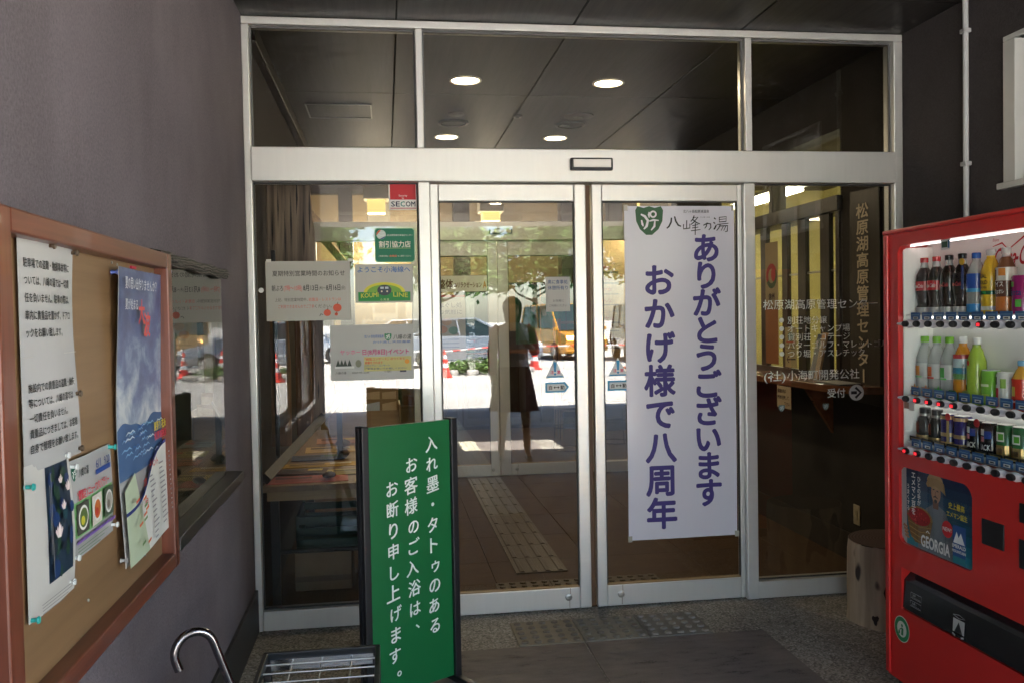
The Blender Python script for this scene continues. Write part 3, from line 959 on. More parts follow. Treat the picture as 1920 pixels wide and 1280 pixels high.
s.text('ご家族お揃いでお越しください', .158, .05, .010, ink(40, 80, 130), .008, width=.2)
s.disc(.36, .085, .011, .011, ink(225, 150, 40))
for a in (.035, .052, .068, .088):
    s.poly([(a - .011, .068), (a + .011, .068), (a, .1)], ink(52, 60, 52))
s.rect(.02, .058, .11, .068, ink(210, 210, 205))
s.disc(.13, .08, .014, .018, ink(120, 122, 100), 12)
s.text('八峰の湯', .022, .032, .014, ink(60, 60, 60), .01, width=.05)
s.text('0267-93-2288', .1, .033, .012, ink(60, 60, 60), .005, width=.08)
s.text('小海町', .25, .035, .012, ink(60, 60, 60), .005, width=.035)
s.rect(.325, .035, .355, .043, ink(50, 50, 70))
s.done(t); seat(t, (-.07, 0, 1.165))
# thank-you banner behind the right door's glass
bend = lambda a, b: .003 * (1 + math.sin(b * 5.0)) + .0025 * (1 + math.sin(a * 9 + b * 3))
t, s = sheet_thing('thank_you_banner', 'tall white banner with large purple vertical lettering on the right door', 'banner', (1.181, -.0062, .325), X3, Z3, .57, 1.664, pm((0.70, 0.685, 0.765), 0.2, var=0.03, nscale=3), bend, 8, 20)
# the sheet faces the street: its normal u x v points to -y
PUR = ink(58, 44, 118)
s.vtext('ありがとうございます', .42, 1.452, .152, .1368, PUR, .034, res=4)
s.vtext('おかげ様で八周年', .173, 1.293, .165, .1665, PUR, .032, res=4)
emblem(s, .128, 1.592, .142, ink(48, 92, 56), ink(226, 226, 228))
BR = ink(20, 20, 22)
def brush(pts, w, a, b, k):
    n = len(pts)
    ws = [w * k * (.55 + .6 * math.sin(math.pi * (.25 + .6 * i / max(1, n - 1)))) for i in range(n)]
    s.stroke([(a + x * k, b + y * k) for x, y in pts], ws, BR)
# brush-written logo: 八 峰 の 湯
K = .078
brush([(.30, .78), (.27, .5), (.13, .22), (-.02, .1)], .10, .218, 1.545, K)
brush([(.50, .86), (.58, .55), (.74, .3), (.92, .22)], .10, .218, 1.545, K)
brush([(.1, .8), (.08, .25)], .07, .312, 1.53, K); brush([(-.12, .55), (-.12, .25), (.3, .3), (.3, .58)], .07, .312, 1.53, K)
brush([(.6, 1.1), (.5, .85), (.36, .72)], .07, .312, 1.53, K); brush([(.5, .95), (.85, 1.0), (.55, .66), (.36, .52)], .07, .312, 1.53, K)
brush([(.52, .82), (.75, .64), (.98, .56)], .07, .312, 1.53, K); brush([(.46, .45), (.86, .52)], .06, .312, 1.53, K); brush([(.44, .3), (.86, .36)], .06, .312, 1.53, K); brush([(.36, .12), (1.0, .2)], .06, .312, 1.53, K); brush([(.66, .62), (.64, -.15)], .07, .312, 1.53, K)
brush([(.3, .72), (.22, .45), (.1, .3)], .07, .405, 1.53, K * .9); brush([(.0, .52), (.28, .66), (.55, .62), (.56, .36), (.4, .18)], .08, .405, 1.53, K * .9)
brush([(.05, .95), (.16, .86)], .09, .458, 1.53, K); brush([(.0, .66), (.12, .58)], .09, .458, 1.53, K); brush([(.02, .2), (.1, .3), (.2, .5)], .09, .458, 1.53, K)
brush([(.4, 1.0), (.4, .68), (.86, .72), (.88, 1.02), (.4, .98)], .06, .458, 1.53, K); brush([(.42, .84), (.85, .88)], .05, .458, 1.53, K); brush([(.24, .52), (1.02, .6)], .06, .458, 1.53, K)
brush([(.46, .54), (.36, .3), (.2, .12)], .06, .458, 1.53, K); brush([(.44, .42), (.96, .44), (.92, .08), (.78, .05)], .07, .458, 1.53, K); brush([(.66, .4), (.5, .12)], .05, .458, 1.53, K); brush([(.82, .4), (.68, .12)], .05, .458, 1.53, K)
s.text('北八ヶ岳松原湖温泉', .3, 1.63, .0165, BR, .01, width=.135)
s.text('やっほーのゆ', .388, 1.604, .008, BR, .01, width=.05)
s.done(t)
for a, b in ((1.176, 1.965), (1.735, 1.965), (1.176, .318), (1.735, .318)):
    MB().box(a, a + .022, -.0185, -.0175, b, b + .03, clearish('clear_tape', (.75, .72, .6), .35)).build('tape', t)
seat(t, (1.466, 0, .325))
# caution triangles and automatic-door tags
CY = ink(40, 140, 190)
for lab1, lab2, xa, xb, tw in (('white caution triangle sticker with blue mark on the left door', 'blue arrow sticker below the caution triangle on the left door', .775, .772, .092), ('white caution triangle sticker with blue mark beside the banner', 'blue arrow sticker below the triangle, tip over the banner', 1.091, 1.087, .098)):
    t = thing('caution_sticker', lab1, 'sticker', group='caution triangles on the sliding doors')
    s = Sheet((xa, GF, 1.150), X3, Z3)
    MB().prism([s.P(0, 0), s.P(tw, 0), s.P(tw / 2, .092)], s.n * .0006, pm((0.72, 0.74, 0.74), 0.4)).build('sheet', t)
    s.k = 4
    s.ring(tw / 2, .033, .0, .0, CY, 6)
    s.stroke([(tw / 2, .078), (tw / 2, .03)], [.017, .010], CY)
    s.disc(tw / 2, .018, .006, .006, CY, 12)
    s.text('注', tw * .24, .021, .019, ink(215, 50, 95), .03)
    s.text('意', tw * .60, .021, .019, ink(215, 50, 95), .03)
    s.rect(.006, .002, tw - .006, .009, CY)
    s.done(t); seat(t, (xa, 0, 1.15))
    t = thing('door_sticker', lab2, 'sticker', group='automatic-door arrow stickers')
    s = Sheet((xb, GF - .0004, 1.078), X3, Z3)
    MB().prism([s.P(a, b) for a, b in ((0, 0), (.098, 0), (.118, .025), (.098, .05), (0, .05))], s.n * .0006, CY).build('sheet', t)
    s.k = 4
    s.poly([(a, b) for a, b in ((.008, .008), (.093, .008), (.107, .025), (.093, .042), (.008, .042))], ink(205, 212, 210))
    s.text('自', .014, .016, .022, INK, .03); s.text('動', .074, .016, .022, INK, .03)
    s.poly([(.04, .025), (.048, .032), (.048, .018)], INK); s.poly([(.07, .025), (.062, .018), (.062, .032)], INK); s.rect(.046, .0235, .064, .0265, INK)
    s.done(t); seat(t, (xb, 0, 1.078))
# small emblem row on the glass
for k, (x, lab) in enumerate(((1.205, 'small shield mark on the right door, leftmost of the row'), (1.40, 'small shield mark on the right door, middle of the row'), (1.63, 'small shield mark on the right door, rightmost of the row'), (1.985, 'small green shield mark low on the fixed right pane, left one'), (2.225, 'small green shield mark low on the fixed right pane, right one'))):
    t = thing('shield_mark', lab, 'sticker', group='small shield marks on the glass')
    s = Sheet((x, GF, .945), X3, Z3)
    emblem(s, .014, .017, .034, ink(98, 116, 112), ink(205, 210, 212))
    s.done(t, 'mark'); seat(t, (x, 0, .945))
# paper strip on the left door's back
t, s = sheet_thing('dining_notice', 'narrow white paper with blue lettering high on the left door', 'notice', (.782, GF, 1.474), X3, Z3, .12, .17, M_PAPER)
s.text('奥に食事処', .01, .137, .022, ink(45, 75, 125), .015, width=.1)
s.text('休憩所有り', .01, .108, .022, ink(45, 75, 125), .015, width=.1)
s.text('お気軽に', .035, .048, .013, ink(70, 70, 75), .005, width=.055)
s.text('ご利用ください', .015, .024, .013, ink(70, 70, 75), .005, width=.09)
s.done(t); seat(t, (.84, 0, 1.474))
# white lettering on the fixed right pane
t = thing('pane_lettering', 'white lettering on the fixed right pane listing the centre services', 'lettering')
s = Sheet((0, GF, 0), X3, Z3)
WL = pm((0.72, 0.72, 0.70), 0.5, var=0.03)
s.text('松原湖高原管理センター', 1.905, 1.468, .055, WL, .004, width=.625, res=3)
for i, (tx, wd_) in enumerate((('別荘地分譲', .215), ('オートキャンプ場', .34), ('貸別荘・コテージ', .34), ('パターゴルフ・マレットゴルフ', .59), ('つり堀・アスレチック', .42))):
    z = 1.392 - .0425 * i
    b_ = Sheet((0, GF, 0), X3, Z3); b_.disc(2.003, z + .017, .0125, .0125, WL, 16); b_.done(t, 'bullet')
    s.text(tx, 2.035, z, .042, WL, .0, width=wd_)
s.text('(社)', 1.905, 1.105, .058, WL, .004, width=.115, res=3)
s.text('小海町開発公社', 2.03, 1.107, .056, WL, .004, width=.395, res=3)
s.text('受付', 2.248, 1.012, .05, WL, .006, width=.098, res=3)
s.ring(2.408, 1.03, 0.0001, .041, WL, 28)
DK = pm((0.02, 0.02, 0.02), 0.6)
s.poly([(2.378, 1.022), (2.41, 1.022), (2.41, 1.038), (2.378, 1.038)], DK)
s.stroke([(2.402, 1.057), (2.431, 1.03), (2.402, 1.003)], .013, DK)
s.done(t, 'arrow_disc'); seat(t, (2.2, 0, 1.0))

# ================================================================== LEFT WALL
nb_ = thing('notice_board', 'red-brown framed wooden notice board with posters pinned on it', 'notice board')
YA, YB, ZA, ZB = -2.875, -1.795, .80, 1.635
MB().box(XL, -.602, YA + .03, YB - .03, ZA + .03, ZB - .03, M_VENEER).build('pin_panel', nb_)
MB().box(XL, -.566, YA, YA + .052, ZA, ZB, M_REDWOODZ).build('frame_side', nb_, bevel=.004)
MB().box(XL, -.566, YB - .04, YB, ZA, ZB, M_REDWOODZ).build('frame_side', nb_, bevel=.004)
MB().box(XL, -.567, YA + .0525, YB - .0405, ZB - .04, ZB, M_REDWOOD).build('frame_rail', nb_, bevel=.004)
MB().box(XL, -.567, YA + .0525, YB - .0405, ZA, ZA + .04, M_REDWOOD).build('frame_rail', nb_, bevel=.004)
for y, z in ((-2.2, 1.588), (-2.16, 1.586), (-2.42, .9), (-2.0, .88), (-1.86, 1.58)):
    sp = MB().lathe([(.004, 0), (.003, .002)], M_STEEL, 8)
    sp.v = [(-.602 + v[2], y + v[0], z + v[1]) for v in sp.v]
    sp.build('nail', nb_)
seat(nb_, (XL, (YA + YB) / 2, ZA))

PX = -.600
def pin(par, y, z, mat):
    m = MB()
    prof = [(.0055, .004), (.0035, .007), (.0035, .014), (.0065, .017), (.0055, .020)]
    m.lathe(prof, mat, 10)
    m.v = [(PX + v[2], y + v[0], z + v[1]) for v in m.v]
    m.f = [tuple(reversed(f)) for f in m.f] if False else m.f
    m.build('push_pin', par, smooth=True)
PT, PC, PB2, PBR = pm((0.03, 0.35, 0.33), 0.3), pm((0.65, 0.68, 0.68), 0.2), pm((0.10, 0.14, 0.45), 0.3), pm((0.08, 0.05, 0.03), 0.4)
def wall_sheet(nm, label, cat, y, z, w, h, mat, bend, na=10, nb=14):
    return sheet_thing(nm, label, cat, (PX, y, z), Y3, Z3, w, h, mat, bend, na, nb)
# parking notice (two sheets taped)
t, s = wall_sheet('parking_notice', 'long white laminated notice with black lettering at the board\'s near end', 'notice', -2.731, 1.205, .255, .395, M_LAM, lambda a, b: .003 + .003 * (1 + math.sin(a * 16)) + .004 * (1 + math.sin(b * 13 + a * 5)) * (a / .25))
for i, l in enumerate(('駐車場での盗難・物損事故等に', 'ついては、八峰の湯では一切責', '任を負いません。駐車の際は、', '車内に貴重品を置かず、ドアロ', 'ックをお願い致します。')):
    s.text(l, .018, .345 - .0295 * i, .0175, INK, .02, width=.215 if i < 4 else .165)
for i, l in enumerate(('施設内での貴重品の盗難・紛失', '等については、八峰の湯では', '一切責任を負いません。', '貴重品につきましては、お客様', '自身で管理をお願い致します。')):
    s.text(l, .018, .135 - .0255 * i, .0165, INK, .02, width=(.215, .2, .165, .215, .215)[i])
s.stroke([(.0, .193), (.255, .195)], .0015, ink(165, 160, 155))
s.done(t)
for y, z, m in ((-2.60, 1.592, PBR), (-2.482, 1.588, PBR), (-2.487, 1.32, PBR), (-2.488, 1.215, PBR)):
    pin(t, y, z, m)
seat(t, (PX, -2.6, 1.205))
# water-lily exhibition poster
t, s = wall_sheet('lily_poster', 'white poster with dark blue water-lily painting below the parking notice', 'poster', -2.733, .957, .205, .262, M_PAPER, lambda a, b: .003 + .005 * (1 + math.sin(b * 15)) * (a / .2) + .003 * (1 + math.sin(a * 20)))
s.rect(.075, .045, .192, .25, ink(22, 42, 62), 8)
rng = random.Random(4)
for i in range(26):
    a, b = .085 + rng.random() * .095, .055 + rng.random() * .185
    s.disc(a, b, .006 + rng.random() * .012, .008 + rng.random() * .014, rng.choice((ink(24, 62, 74), ink(20, 50, 98), ink(28, 60, 46), ink(16, 30, 44))), 10)
for a, b, k in ((.105, .12, .012), (.13, .165, .008), (.155, .195, .009), (.115, .215, .007)):
    for d in (-.9, -.45, .45, .9, 0):
        s.poly([(a - k * .25 + d * k * .35, b), (a + k * .25 + d * k * .35, b), (a + d * k * 1.1 + k * .35, b + k * (1.5 - .6 * abs(d))), (a + d * k * 1.35, b + k * (2.3 - abs(d))), (a + d * k * 1.1 - k * .35, b + k * (1.5 - .6 * abs(d)))], ink(222, 205, 205) if d else ink(238, 224, 220))
for i in range(4):
    s.stroke([(.02, .025 - .005 * i), (.17 - .02 * i, .025 - .005 * i)], .0012, ink(120, 120, 120))
s.stroke([(.06, .1), (.06, .22)], .0016, ink(130, 128, 125))
s.stroke([(.066, .06), (.066, .24)], .0012, ink(150, 148, 145))
s.done(t)
for y, z, m in ((-2.728, 1.185, PT), (-2.552, .975, PC), (-2.725, .962, PT), (-2.56, 1.212, PC)):
    pin(t, y, z, m)
seat(t, (PX, -2.63, .957))
# stamp rally flyer
t, s = wall_sheet('menu_flyer', 'landscape flyer with three food photos and green border on the board', 'flyer', -2.531, 1.005, .26, .19, M_LAM, lambda a, b: .003 + .002 * (1 + math.sin(a * 18)) + .002 * (1 + math.sin(b * 20)))
s.rect(.008, .04, .252, .108, ink(120, 175, 112), 6)
emblem(s, .022, .163, .026, ink(20, 100, 76), ink(225, 228, 222))
s.text('八峰の湯', .04, .155, .018, INK, .01, width=.055, slant=.1)
s.rect(.14, .142, .245, .152, ink(40, 75, 150))
s.text('6/1', .142, .155, .024, ink(35, 55, 120), .02, width=.035)
s.text('9/20', .2, .155, .022, ink(35, 55, 120), .02, width=.04)
s.text('"夏限定メニュー"スタンプラリー', .025, .112, .021, ink(210, 50, 70), .03, width=.2)
for a, cols in ((.05, ((70, 70, 62), (90, 110, 60), (200, 190, 60))), (.13, ((210, 205, 195), (200, 110, 50), (190, 60, 45))), (.21, ((75, 90, 70), (170, 165, 155), (120, 110, 95)))):
    s.rect(a - .032, .045, a + .032, .105, ink(*cols[0]), 4)
    s.disc(a, .075, .026, .024, ink(225, 225, 220), 18)
    s.disc(a, .075, .021, .019, ink(*cols[1]), 16)
    s.disc(a - .005, .07, .010, .009, ink(*cols[2]), 12)
s.rect(.008, .03, .252, .036, ink(120, 90, 160))
for i in range(3):
    s.stroke([(.012, .022 - .006 * i), (.2 - .03 * i, .022 - .006 * i)], .0016, ink(90, 120, 90))
s.done(t)
for y, z, m in ((-2.52, 1.184, PC), (-2.28, 1.188, PT), (-2.282, 1.02, PC), (-2.523, 1.012, PC)):
    pin(t, y, z, m)
seat(t, (PX, -2.4, 1.005))
# summer sea poster: sky, cloud and waves with event list
t, s = wall_sheet('summer_poster', 'large blue summer sea poster with a list of events below', 'poster', -2.235, .91, .505, .668, M_LAM, lambda a, b: .003 + .008 * (1 + math.sin(b * 7.5 + 2.4)) * (1 - a / .6) + .003 * (1 + math.sin(a * 12 + b * 4)), 12, 18)
mc, nt, p, tc = nodes_mat('printed_summer_sky')
n1 = tex(nt, 'ShaderNodeTexNoise', mapping(nt, tc.outputs['Object'], (1, 5, 7)), 1.6, Detail=9.0, Roughness=.62, Distortion=.4)
sx_ = nt.nodes.new('ShaderNodeSeparateXYZ'); nt.links.new(tc.outputs['Object'], sx_.inputs[0])
mr = nt.nodes.new('ShaderNodeMapRange'); mr.inputs[1].default_value = 1.13; mr.inputs[2].default_value = 1.50; mr.inputs[3].default_value = .22; mr.inputs[4].default_value = -.12
nt.links.new(sx_.outputs['Z'], mr.inputs[0])
ad_ = nt.nodes.new('ShaderNodeMath'); ad_.operation = 'ADD'; nt.links.new(n1.outputs['Fac'], ad_.inputs[0]); nt.links.new(mr.outputs[0], ad_.inputs[1])
nt.links.new(ramp(nt, [(.3, c(62, 76, 124)), (.48, c(94, 112, 158)), (.6, c(146, 164, 188)), (.72, c(200, 206, 212))], ad_.outputs[0]), p.inputs['Base Color'])
p.inputs['Roughness'].default_value = .3
rng = random.Random(9)
s.rect(0, .235, .505, .668, mc, 12)
s.grid(lambda p, q: (.505 * p, .19 + .06 * p * 0 + q * (.115 + .010 * math.sin(p * 11) + .004 * math.sin(p * 23))), 40, 4, ink(72, 104, 148))
for i in range(34):
    a, b = .02 + .42 * rng.random(), .205 + .09 * rng.random()
    L = .04 + .05 * rng.random()
    s.stroke([(a, b), (a + L * .25, b + .006), (a + L * .5, b + .003), (a + L * .75, b + .007), (a + L, b + .001)], [.001, .004, .003, .004, .001], rng.choice((ink(130, 175, 215), ink(205, 222, 232), ink(60, 112, 178))))
s.grid(lambda p, q: (.505 * p, q * (.115 + .14 * (1 / (1 + math.exp(-(p - .45) * 9))) - .02 * p)), 20, 6, ink(226, 226, 220))
s.grid(lambda p, q: (.17 * p * (1 - .5 * q), q * (.17 + .03 * p)), 6, 6, ink(186, 200, 172))
s.stroke([(.505 * p, .115 + .14 * (1 / (1 + math.exp(-(p - .45) * 9))) - .02 * p) for p in [i / 16 for i in range(17)]], .008, ink(36, 52, 120))
s.text('夏の思い出作りませんか？', .018, .622, .03, ink(226, 228, 232), .02, width=.30)
s.text('夏が始まる', .018, .575, .027, ink(226, 228, 232), .02, width=.125)
s.text('大', .148, .545, .062, ink(228, 98, 92), .03)
s.text('波', .2, .515, .062, ink(228, 98, 92), .03)
s.text('夏祭り花火大会', .29, .272, .024, ink(226, 206, 60), .03, width=.16)
s.text('松原湖高原', .29, .248, .022, ink(220, 70, 90), .03, width=.12)
s.text('イベント', .22, .186, .022, ink(215, 60, 50), .03, width=.09)
s.text('7月', .15, .155, .02, ink(215, 60, 50), .03); s.text('8月', .15, .108, .02, ink(215, 60, 50), .03)
for k, a0 in enumerate((.21, .30, .39)):
    for i in range(13):
        b = .168 + .018 * k - i * .0125
        s.stroke([(a0, b), (a0 + .03 + .035 * rng.random(), b)], .0035, ink(150, 148, 150))
for i in range(9):
    a, b = .03 + .1 * rng.random(), .03 + .11 * rng.random()
    s.stroke([(a, b), (a + .03, b + .004)], .006, rng.choice((ink(220, 110, 60), ink(210, 80, 60), ink(110, 150, 90))))
s.done(t)
for y, z, m in ((-2.225, 1.565, PB2), (-1.742, 1.568, PC), (-1.738, 1.592, PB2), (-1.745, .935, PC), (-2.22, .925, PC)):
    pin(t, y, z, m)
seat(t, (PX, -2.0, .91))
t = tag(MB().box(PX - .001, PX + .003, -2.06, -2.02, 1.583, 1.589, ink(210, 60, 90)).build('pink_tab'), 'tiny pink tab stuck above the summer poster', 'tab')

# glazed case beyond the board
gc = thing('display_case', 'dark framed glass display case mirroring the lot, beyond the notice board', 'display case')
CA, CB_ = -1.775, -.80
MB().box(XL, XL + .008, CA, CB_, .872, 1.618, pm((0.05, 0.045, 0.036), 0.7, var=0.3, nscale=3)).build('back_panel', gc)
MB().box(XL + .010, XL + .015, CA, CB_, .872, 1.618, glass('case_glass', (0.80, 0.84, 0.80), 3.2)).build('glass_pane', gc)
tr = MB()
pts = []
for i in range(13):
    yy = CA + (CB_ + .055 - CA) * i / 12
    pts.append((XL + .004, yy, 1.63))
prof = [(.0, -.014), (.026, -.016), (.034, .0), (.028, .018), (.0, .024)]
vs, fs = [], []
for i, (x, y, z) in enumerate(pts):
    wob = .004 * math.sin(i * 1.7)
    for a, b in prof:
        vs.append((x + a, y, z + b + wob))
for i in range(12):
    for k in range(5):
        fs.append((i * 5 + k, i * 5 + (k + 1) % 5, (i + 1) * 5 + (k + 1) % 5, (i + 1) * 5 + k))
fs += [tuple(range(4, -1, -1)), tuple(60 + k for k in range(5))]
mg, nt, p, tc = nodes_mat('charred_grain_wood')
wv = nt.nodes.new('ShaderNodeTexWave'); wv.wave_type = 'RINGS'; wv.inputs['Scale'].default_value = 9; wv.inputs['Distortion'].default_value = 9; wv.inputs['Detail'].default_value = 3
nt.links.new(mapping(nt, tc.outputs['Object'], (3, .8, 4)), wv.inputs['Vector'])
nt.links.new(ramp(nt, [(0.2, (0.012, 0.011, 0.010)), (0.8, (0.085, 0.078, 0.070))], wv.outputs['Fac']), p.inputs['Base Color'])
bump(nt, p, wv.outputs['Fac'], .7, .003); p.inputs['Roughness'].default_value = .55
tr.add(vs, fs, mg)
tr.build('top_rail', gc, smooth=True)
MB().box(XL, XL + .068, CA - .02, CB_ + .085, .833, .8715, M_DARKWOODY).build('sill', gc, bevel=.003)
seat(gc, (XL, (CA + CB_) / 2, .833))

# ================================================================== STANDING SIGN
ang = math.atan2(.223, .37)
sg = thing('standing_sign', 'tall green standing sign with white brush lettering and black side rails', 'sign', (.075, -.875, 0), ang)
SW = .37
GRN, = (pm((0.006, 0.14, 0.040), 0.33, var=0.06, nscale=2.5),)
MB().box(-SW / 2, SW / 2, -.012, .012, .03, 1.052, GRN).build('sign_panel', sg)
for sx in (-1, 1):
    rl = MB()
    x0, x1 = sorted((sx * (SW / 2 + .0005), sx * (SW / 2 + .030)))
    rl.box(x0, x1, -.026, .026, 0.004, 1.058, M_BLACK)
    rl.build('side_rail', sg, bevel=.004)
    rg = MB()
    xx = sx * (SW / 2 + .0302)
    rg.box(min(xx, xx + sx * .0012), max(xx, xx + sx * .0012), -.006, .006, .02, 1.05, pm((0.05, 0.05, 0.055), 0.25))
    rg.build('rail_groove', sg)
    MB().box(x0 - .002, x1 + .002, -.15, .15, 0.0, .028, M_BLACK).build('foot', sg, bevel=.006)
s = Sheet((-SW / 2, -.0123, 0), X3, Z3)
WT = pm((0.80, 0.84, 0.80), 0.5, var=0.03)
for txt, a, b in (('入れ墨・タトゥのある', .283, .965), ('お客様のご入浴は、', .190, .893), ('お断り申し上げます。', .100, .812)):
    s.vtext(txt, a, b, .066, .0795, WT, .011, rise=.2, res=3, aspect=.9, jit=.16, nib=True)
s.done(sg)

# ================================================================== UMBRELLA STAND AND UMBRELLA
us = thing('umbrella_stand', 'black umbrella stand with chrome wire grid in front of the green sign', 'umbrella stand')
ax0, ax1, ay0, ay1, zt = -.358, -.035, -2.12, -1.755, .50
fr = MB()
fr.box(ax0, ax1, ay1 - .014, ay1, zt, zt + .028, M_BLACK); fr.box(ax0, ax1, ay0, ay0 + .014, zt, zt + .028, M_BLACK)
fr.box(ax0, ax0 + .014, ay0 + .014, ay1 - .014, zt, zt + .028, M_BLACK); fr.box(ax1 - .014, ax1, ay0 + .014, ay1 - .014, zt, zt + .028, M_BLACK)
fr.build('top_frame', us, bevel=.003)
MB().box(ax0 + .02, ax1 - .02, ay1 - .019, ay1 - .0145, zt - .02, zt + .01, M_CHROME).build('inner_lining', us)
for i in range(3):
    x = ax0 + (ax1 - ax0) * (i + 1) / 4
    MB().path([(x, ay0 + .014, zt + .006), (x, ay1 - .014, zt + .006)], .0028, M_STEEL, 8).build('grid_wire', us)
for i in range(5):
    y = ay0 + (ay1 - ay0) * (i + 1) / 6
    MB().path([(ax0 + .014, y, zt + .012), (ax1 - .014, y, zt + .012)], .0028, M_STEEL, 8).build('grid_wire', us)
for x in (ax0, ax1 - .022):
    for y in (ay0, ay1 - .022):
        MB().box(x, x + .022, y, y + .022, .006, zt - .0005, M_BLACK).build('leg', us, bevel=.003)
MB().box(ax0 + .01, ax1 - .01, ay0 + .01, ay1 - .01, .006, .03, M_BLACK).build('drip_tray', us, bevel=.004)
seat(us, ((ax0 + ax1) / 2, (ay0 + ay1) / 2, 0))
um = thing('umbrella', 'black folded umbrella with chrome crook handle leaning on the stand', 'umbrella')
A, B = Vector((-.428, -2.085, .683)), Vector((-.215, -2.02, .01))
d = (B - A).normalized()
side = Vector((-.87, -.45, 0)); side = (side - d * side.dot(d)).normalized()
hk = [A + d * .12, A + d * .05, A]
for i in range(1, 13):
    th = R(15 * i)
    hk.append(A + side * (.047 * (1 - math.cos(th))) - d * (.047 * math.sin(th)))
hk.append(hk[-1] + d * .022)
MB().path(hk, .0105, pm((0.22, 0.205, 0.21), 0.18, 1.0, var=0.05), 12).build('crook_handle', um, smooth=True)
P_ = [A + d * k for k in (.115, .12, .15, .3, .5, .64, .66)]
cmb = MB()
cmb.path(P_, [.009, .013, .017, .026, .020, .010, .004], pm((0.012, 0.012, 0.016), 0.6, var=0.3, bump=0.6, bscale=25, stretch=(6, 6, 1)), 12)
cmb.build('folded_canopy', um, smooth=True)
cb = MB()
cb.path([A + d * .128 + side * .0, A + d * .152], [.0165, .0195], M_STEEL, 12)
cb.build('rib_ends', um)
MB().path([A + d * .655, B], .004, M_STEEL, 8).build('ferrule', um)
seat(um, tuple(B))

# ================================================================== LOG STUMP
lg = thing('log_stump', 'upright sawn log stump with dark bark scars beside the vending machine', 'log')
mb = MB()
n, H = 40, .375
lm, nt, p, tc = nodes_mat('peeled_log')
v = tc.outputs['Object']
gr = tex(nt, 'ShaderNodeTexNoise', mapping(nt, v, (16, 16, 1.4)), 1.0, Detail=6.0)
sc = tex(nt, 'ShaderNodeTexNoise', mapping(nt, v, (7, 7, 3.2)), 1.15, Detail=1.5, Distortion=.15)
base = ramp(nt, [(.3, (0.24, 0.17, 0.115)), (.7, (0.60, 0.47, 0.34))], gr.outputs['Fac'])
mask = ramp(nt, [(.60, (0, 0, 0)), (.625, (1, 1, 1))], sc.outputs['Fac'])
mx = nt.nodes.new('ShaderNodeMixRGB'); nt.links.new(mask, mx.inputs[0]); nt.links.new(base, mx.inputs[1]); mx.inputs[2].default_value = (0.035, 0.02, 0.018, 1)
nt.links.new(mx.outputs[0], p.inputs['Base Color']); bump(nt, p, mask, .7, .004); p.inputs['Roughness'].default_value = .8
vs, fs = [], []
rows = 9
for j in range(rows):
    for k in range(n):
        w = 2 * math.pi * k / n
        r = .198 + .008 * math.sin(2 * w + .5) + .004 * math.sin(5 * w + j * .3) + (.004 if j == 0 else 0) - .004 * (j == rows - 1)
        vs.append((r * math.cos(w), r * math.sin(w), H * j / (rows - 1)))
for j in range(rows - 1):
    for k in range(n):
        fs.append((j * n + k, j * n + (k + 1) % n, (j + 1) * n + (k + 1) % n, (j + 1) * n + k))
fs.append(tuple(range(n - 1, -1, -1)))
mb.add(vs, fs, lm)
mb.build('trunk', lg, smooth=True)
rm, nt, p, tc = nodes_mat('sawn_end_grain')
wv = nt.nodes.new('ShaderNodeTexWave'); wv.wave_type = 'RINGS'; wv.rings_direction = 'Z'; wv.inputs['Scale'].default_value = 22; wv.inputs['Distortion'].default_value = 1.2
nt.links.new(tc.outputs['Object'], wv.inputs['Vector'])
nt.links.new(ramp(nt, [(.2, (0.085, 0.05, 0.038)), (.9, (0.15, 0.10, 0.078))], wv.outputs['Fac']), p.inputs['Base Color']); p.inputs['Roughness'].default_value = .8
MB().lathe([(.192, H - .0005), (.19, H + .0025)], rm, 40).build('sawn_top', lg)
def knot(th, z, r):
    m = MB()
    m.lathe([(r * 1.25, -.012), (r * 1.1, .006), (r * .85, .012), (r * .4, .009)], pm((0.09, 0.05, 0.035), 0.8, var=0.35, nscale=60, bump=0.6), 16)
    o = m.build('knot', lg, smooth=True)
    dd = Vector((math.cos(th), math.sin(th), 0))
    o.rotation_euler = dd.to_track_quat('Z', 'Y').to_euler()
    o.location = dd * .196 + Vector((0, 0, z))
def scar(th, z, w_, h_, sd):
    rg = random.Random(sd); m = MB(); vs = []
    N = 14
    for i in range(N):
        a = 2 * math.pi * i / N; k = 1 + .3 * math.sin(3 * a + sd) + .15 * rg.random()
        t_ = th + w_ * k * math.cos(a) / .2
        r_ = .2085 + .008 * math.sin(2 * t_ + .5)
        vs.append((r_ * math.cos(t_), r_ * math.sin(t_), z + h_ * k * math.sin(a)))
    r_ = .2125 + .008 * math.sin(2 * th + .5)
    vs.append((r_ * math.cos(th), r_ * math.sin(th), z))
    m.add(vs, [(i, (i + 1) % N, N) for i in range(N)], pm((0.03, 0.016, 0.015), 0.85, var=0.4, nscale=50, bump=0.6))
    m.build('bark_scar', lg)
scar(R(-120), .15, .034, .055, 1); scar(R(-103), .20, .016, .06, 2); scar(R(-90), .225, .038, .036, 3); scar(R(-86), .12, .04, .055, 4); scar(R(-70), .08, .02, .035, 5); scar(R(-140), .05, .012, .02, 6)
knot(R(-103), .27, .03)
knot(R(-88), .305, .014)
ws = Sheet((.0 - .125, -.158, .0), (.75, -.62, 0), Z3)
lg.location = (2.335, -.44, 0)

# outlet on the inner right wall
t = thing('wall_outlet', 'cream outlet plate low on the inner right wall behind the glass', 'outlet', (XW, .44, .225))
MB().box(-.006, -.0005, -.035, .035, 0, .115, pm((0.55, 0.47, 0.33), 0.45)).build('plate', t, bevel=.003)
MB().box(-.009, -.0062, -.012, .012, .03, .085, pm((0.5, 0.43, 0.3), 0.4)).build('socket', t)

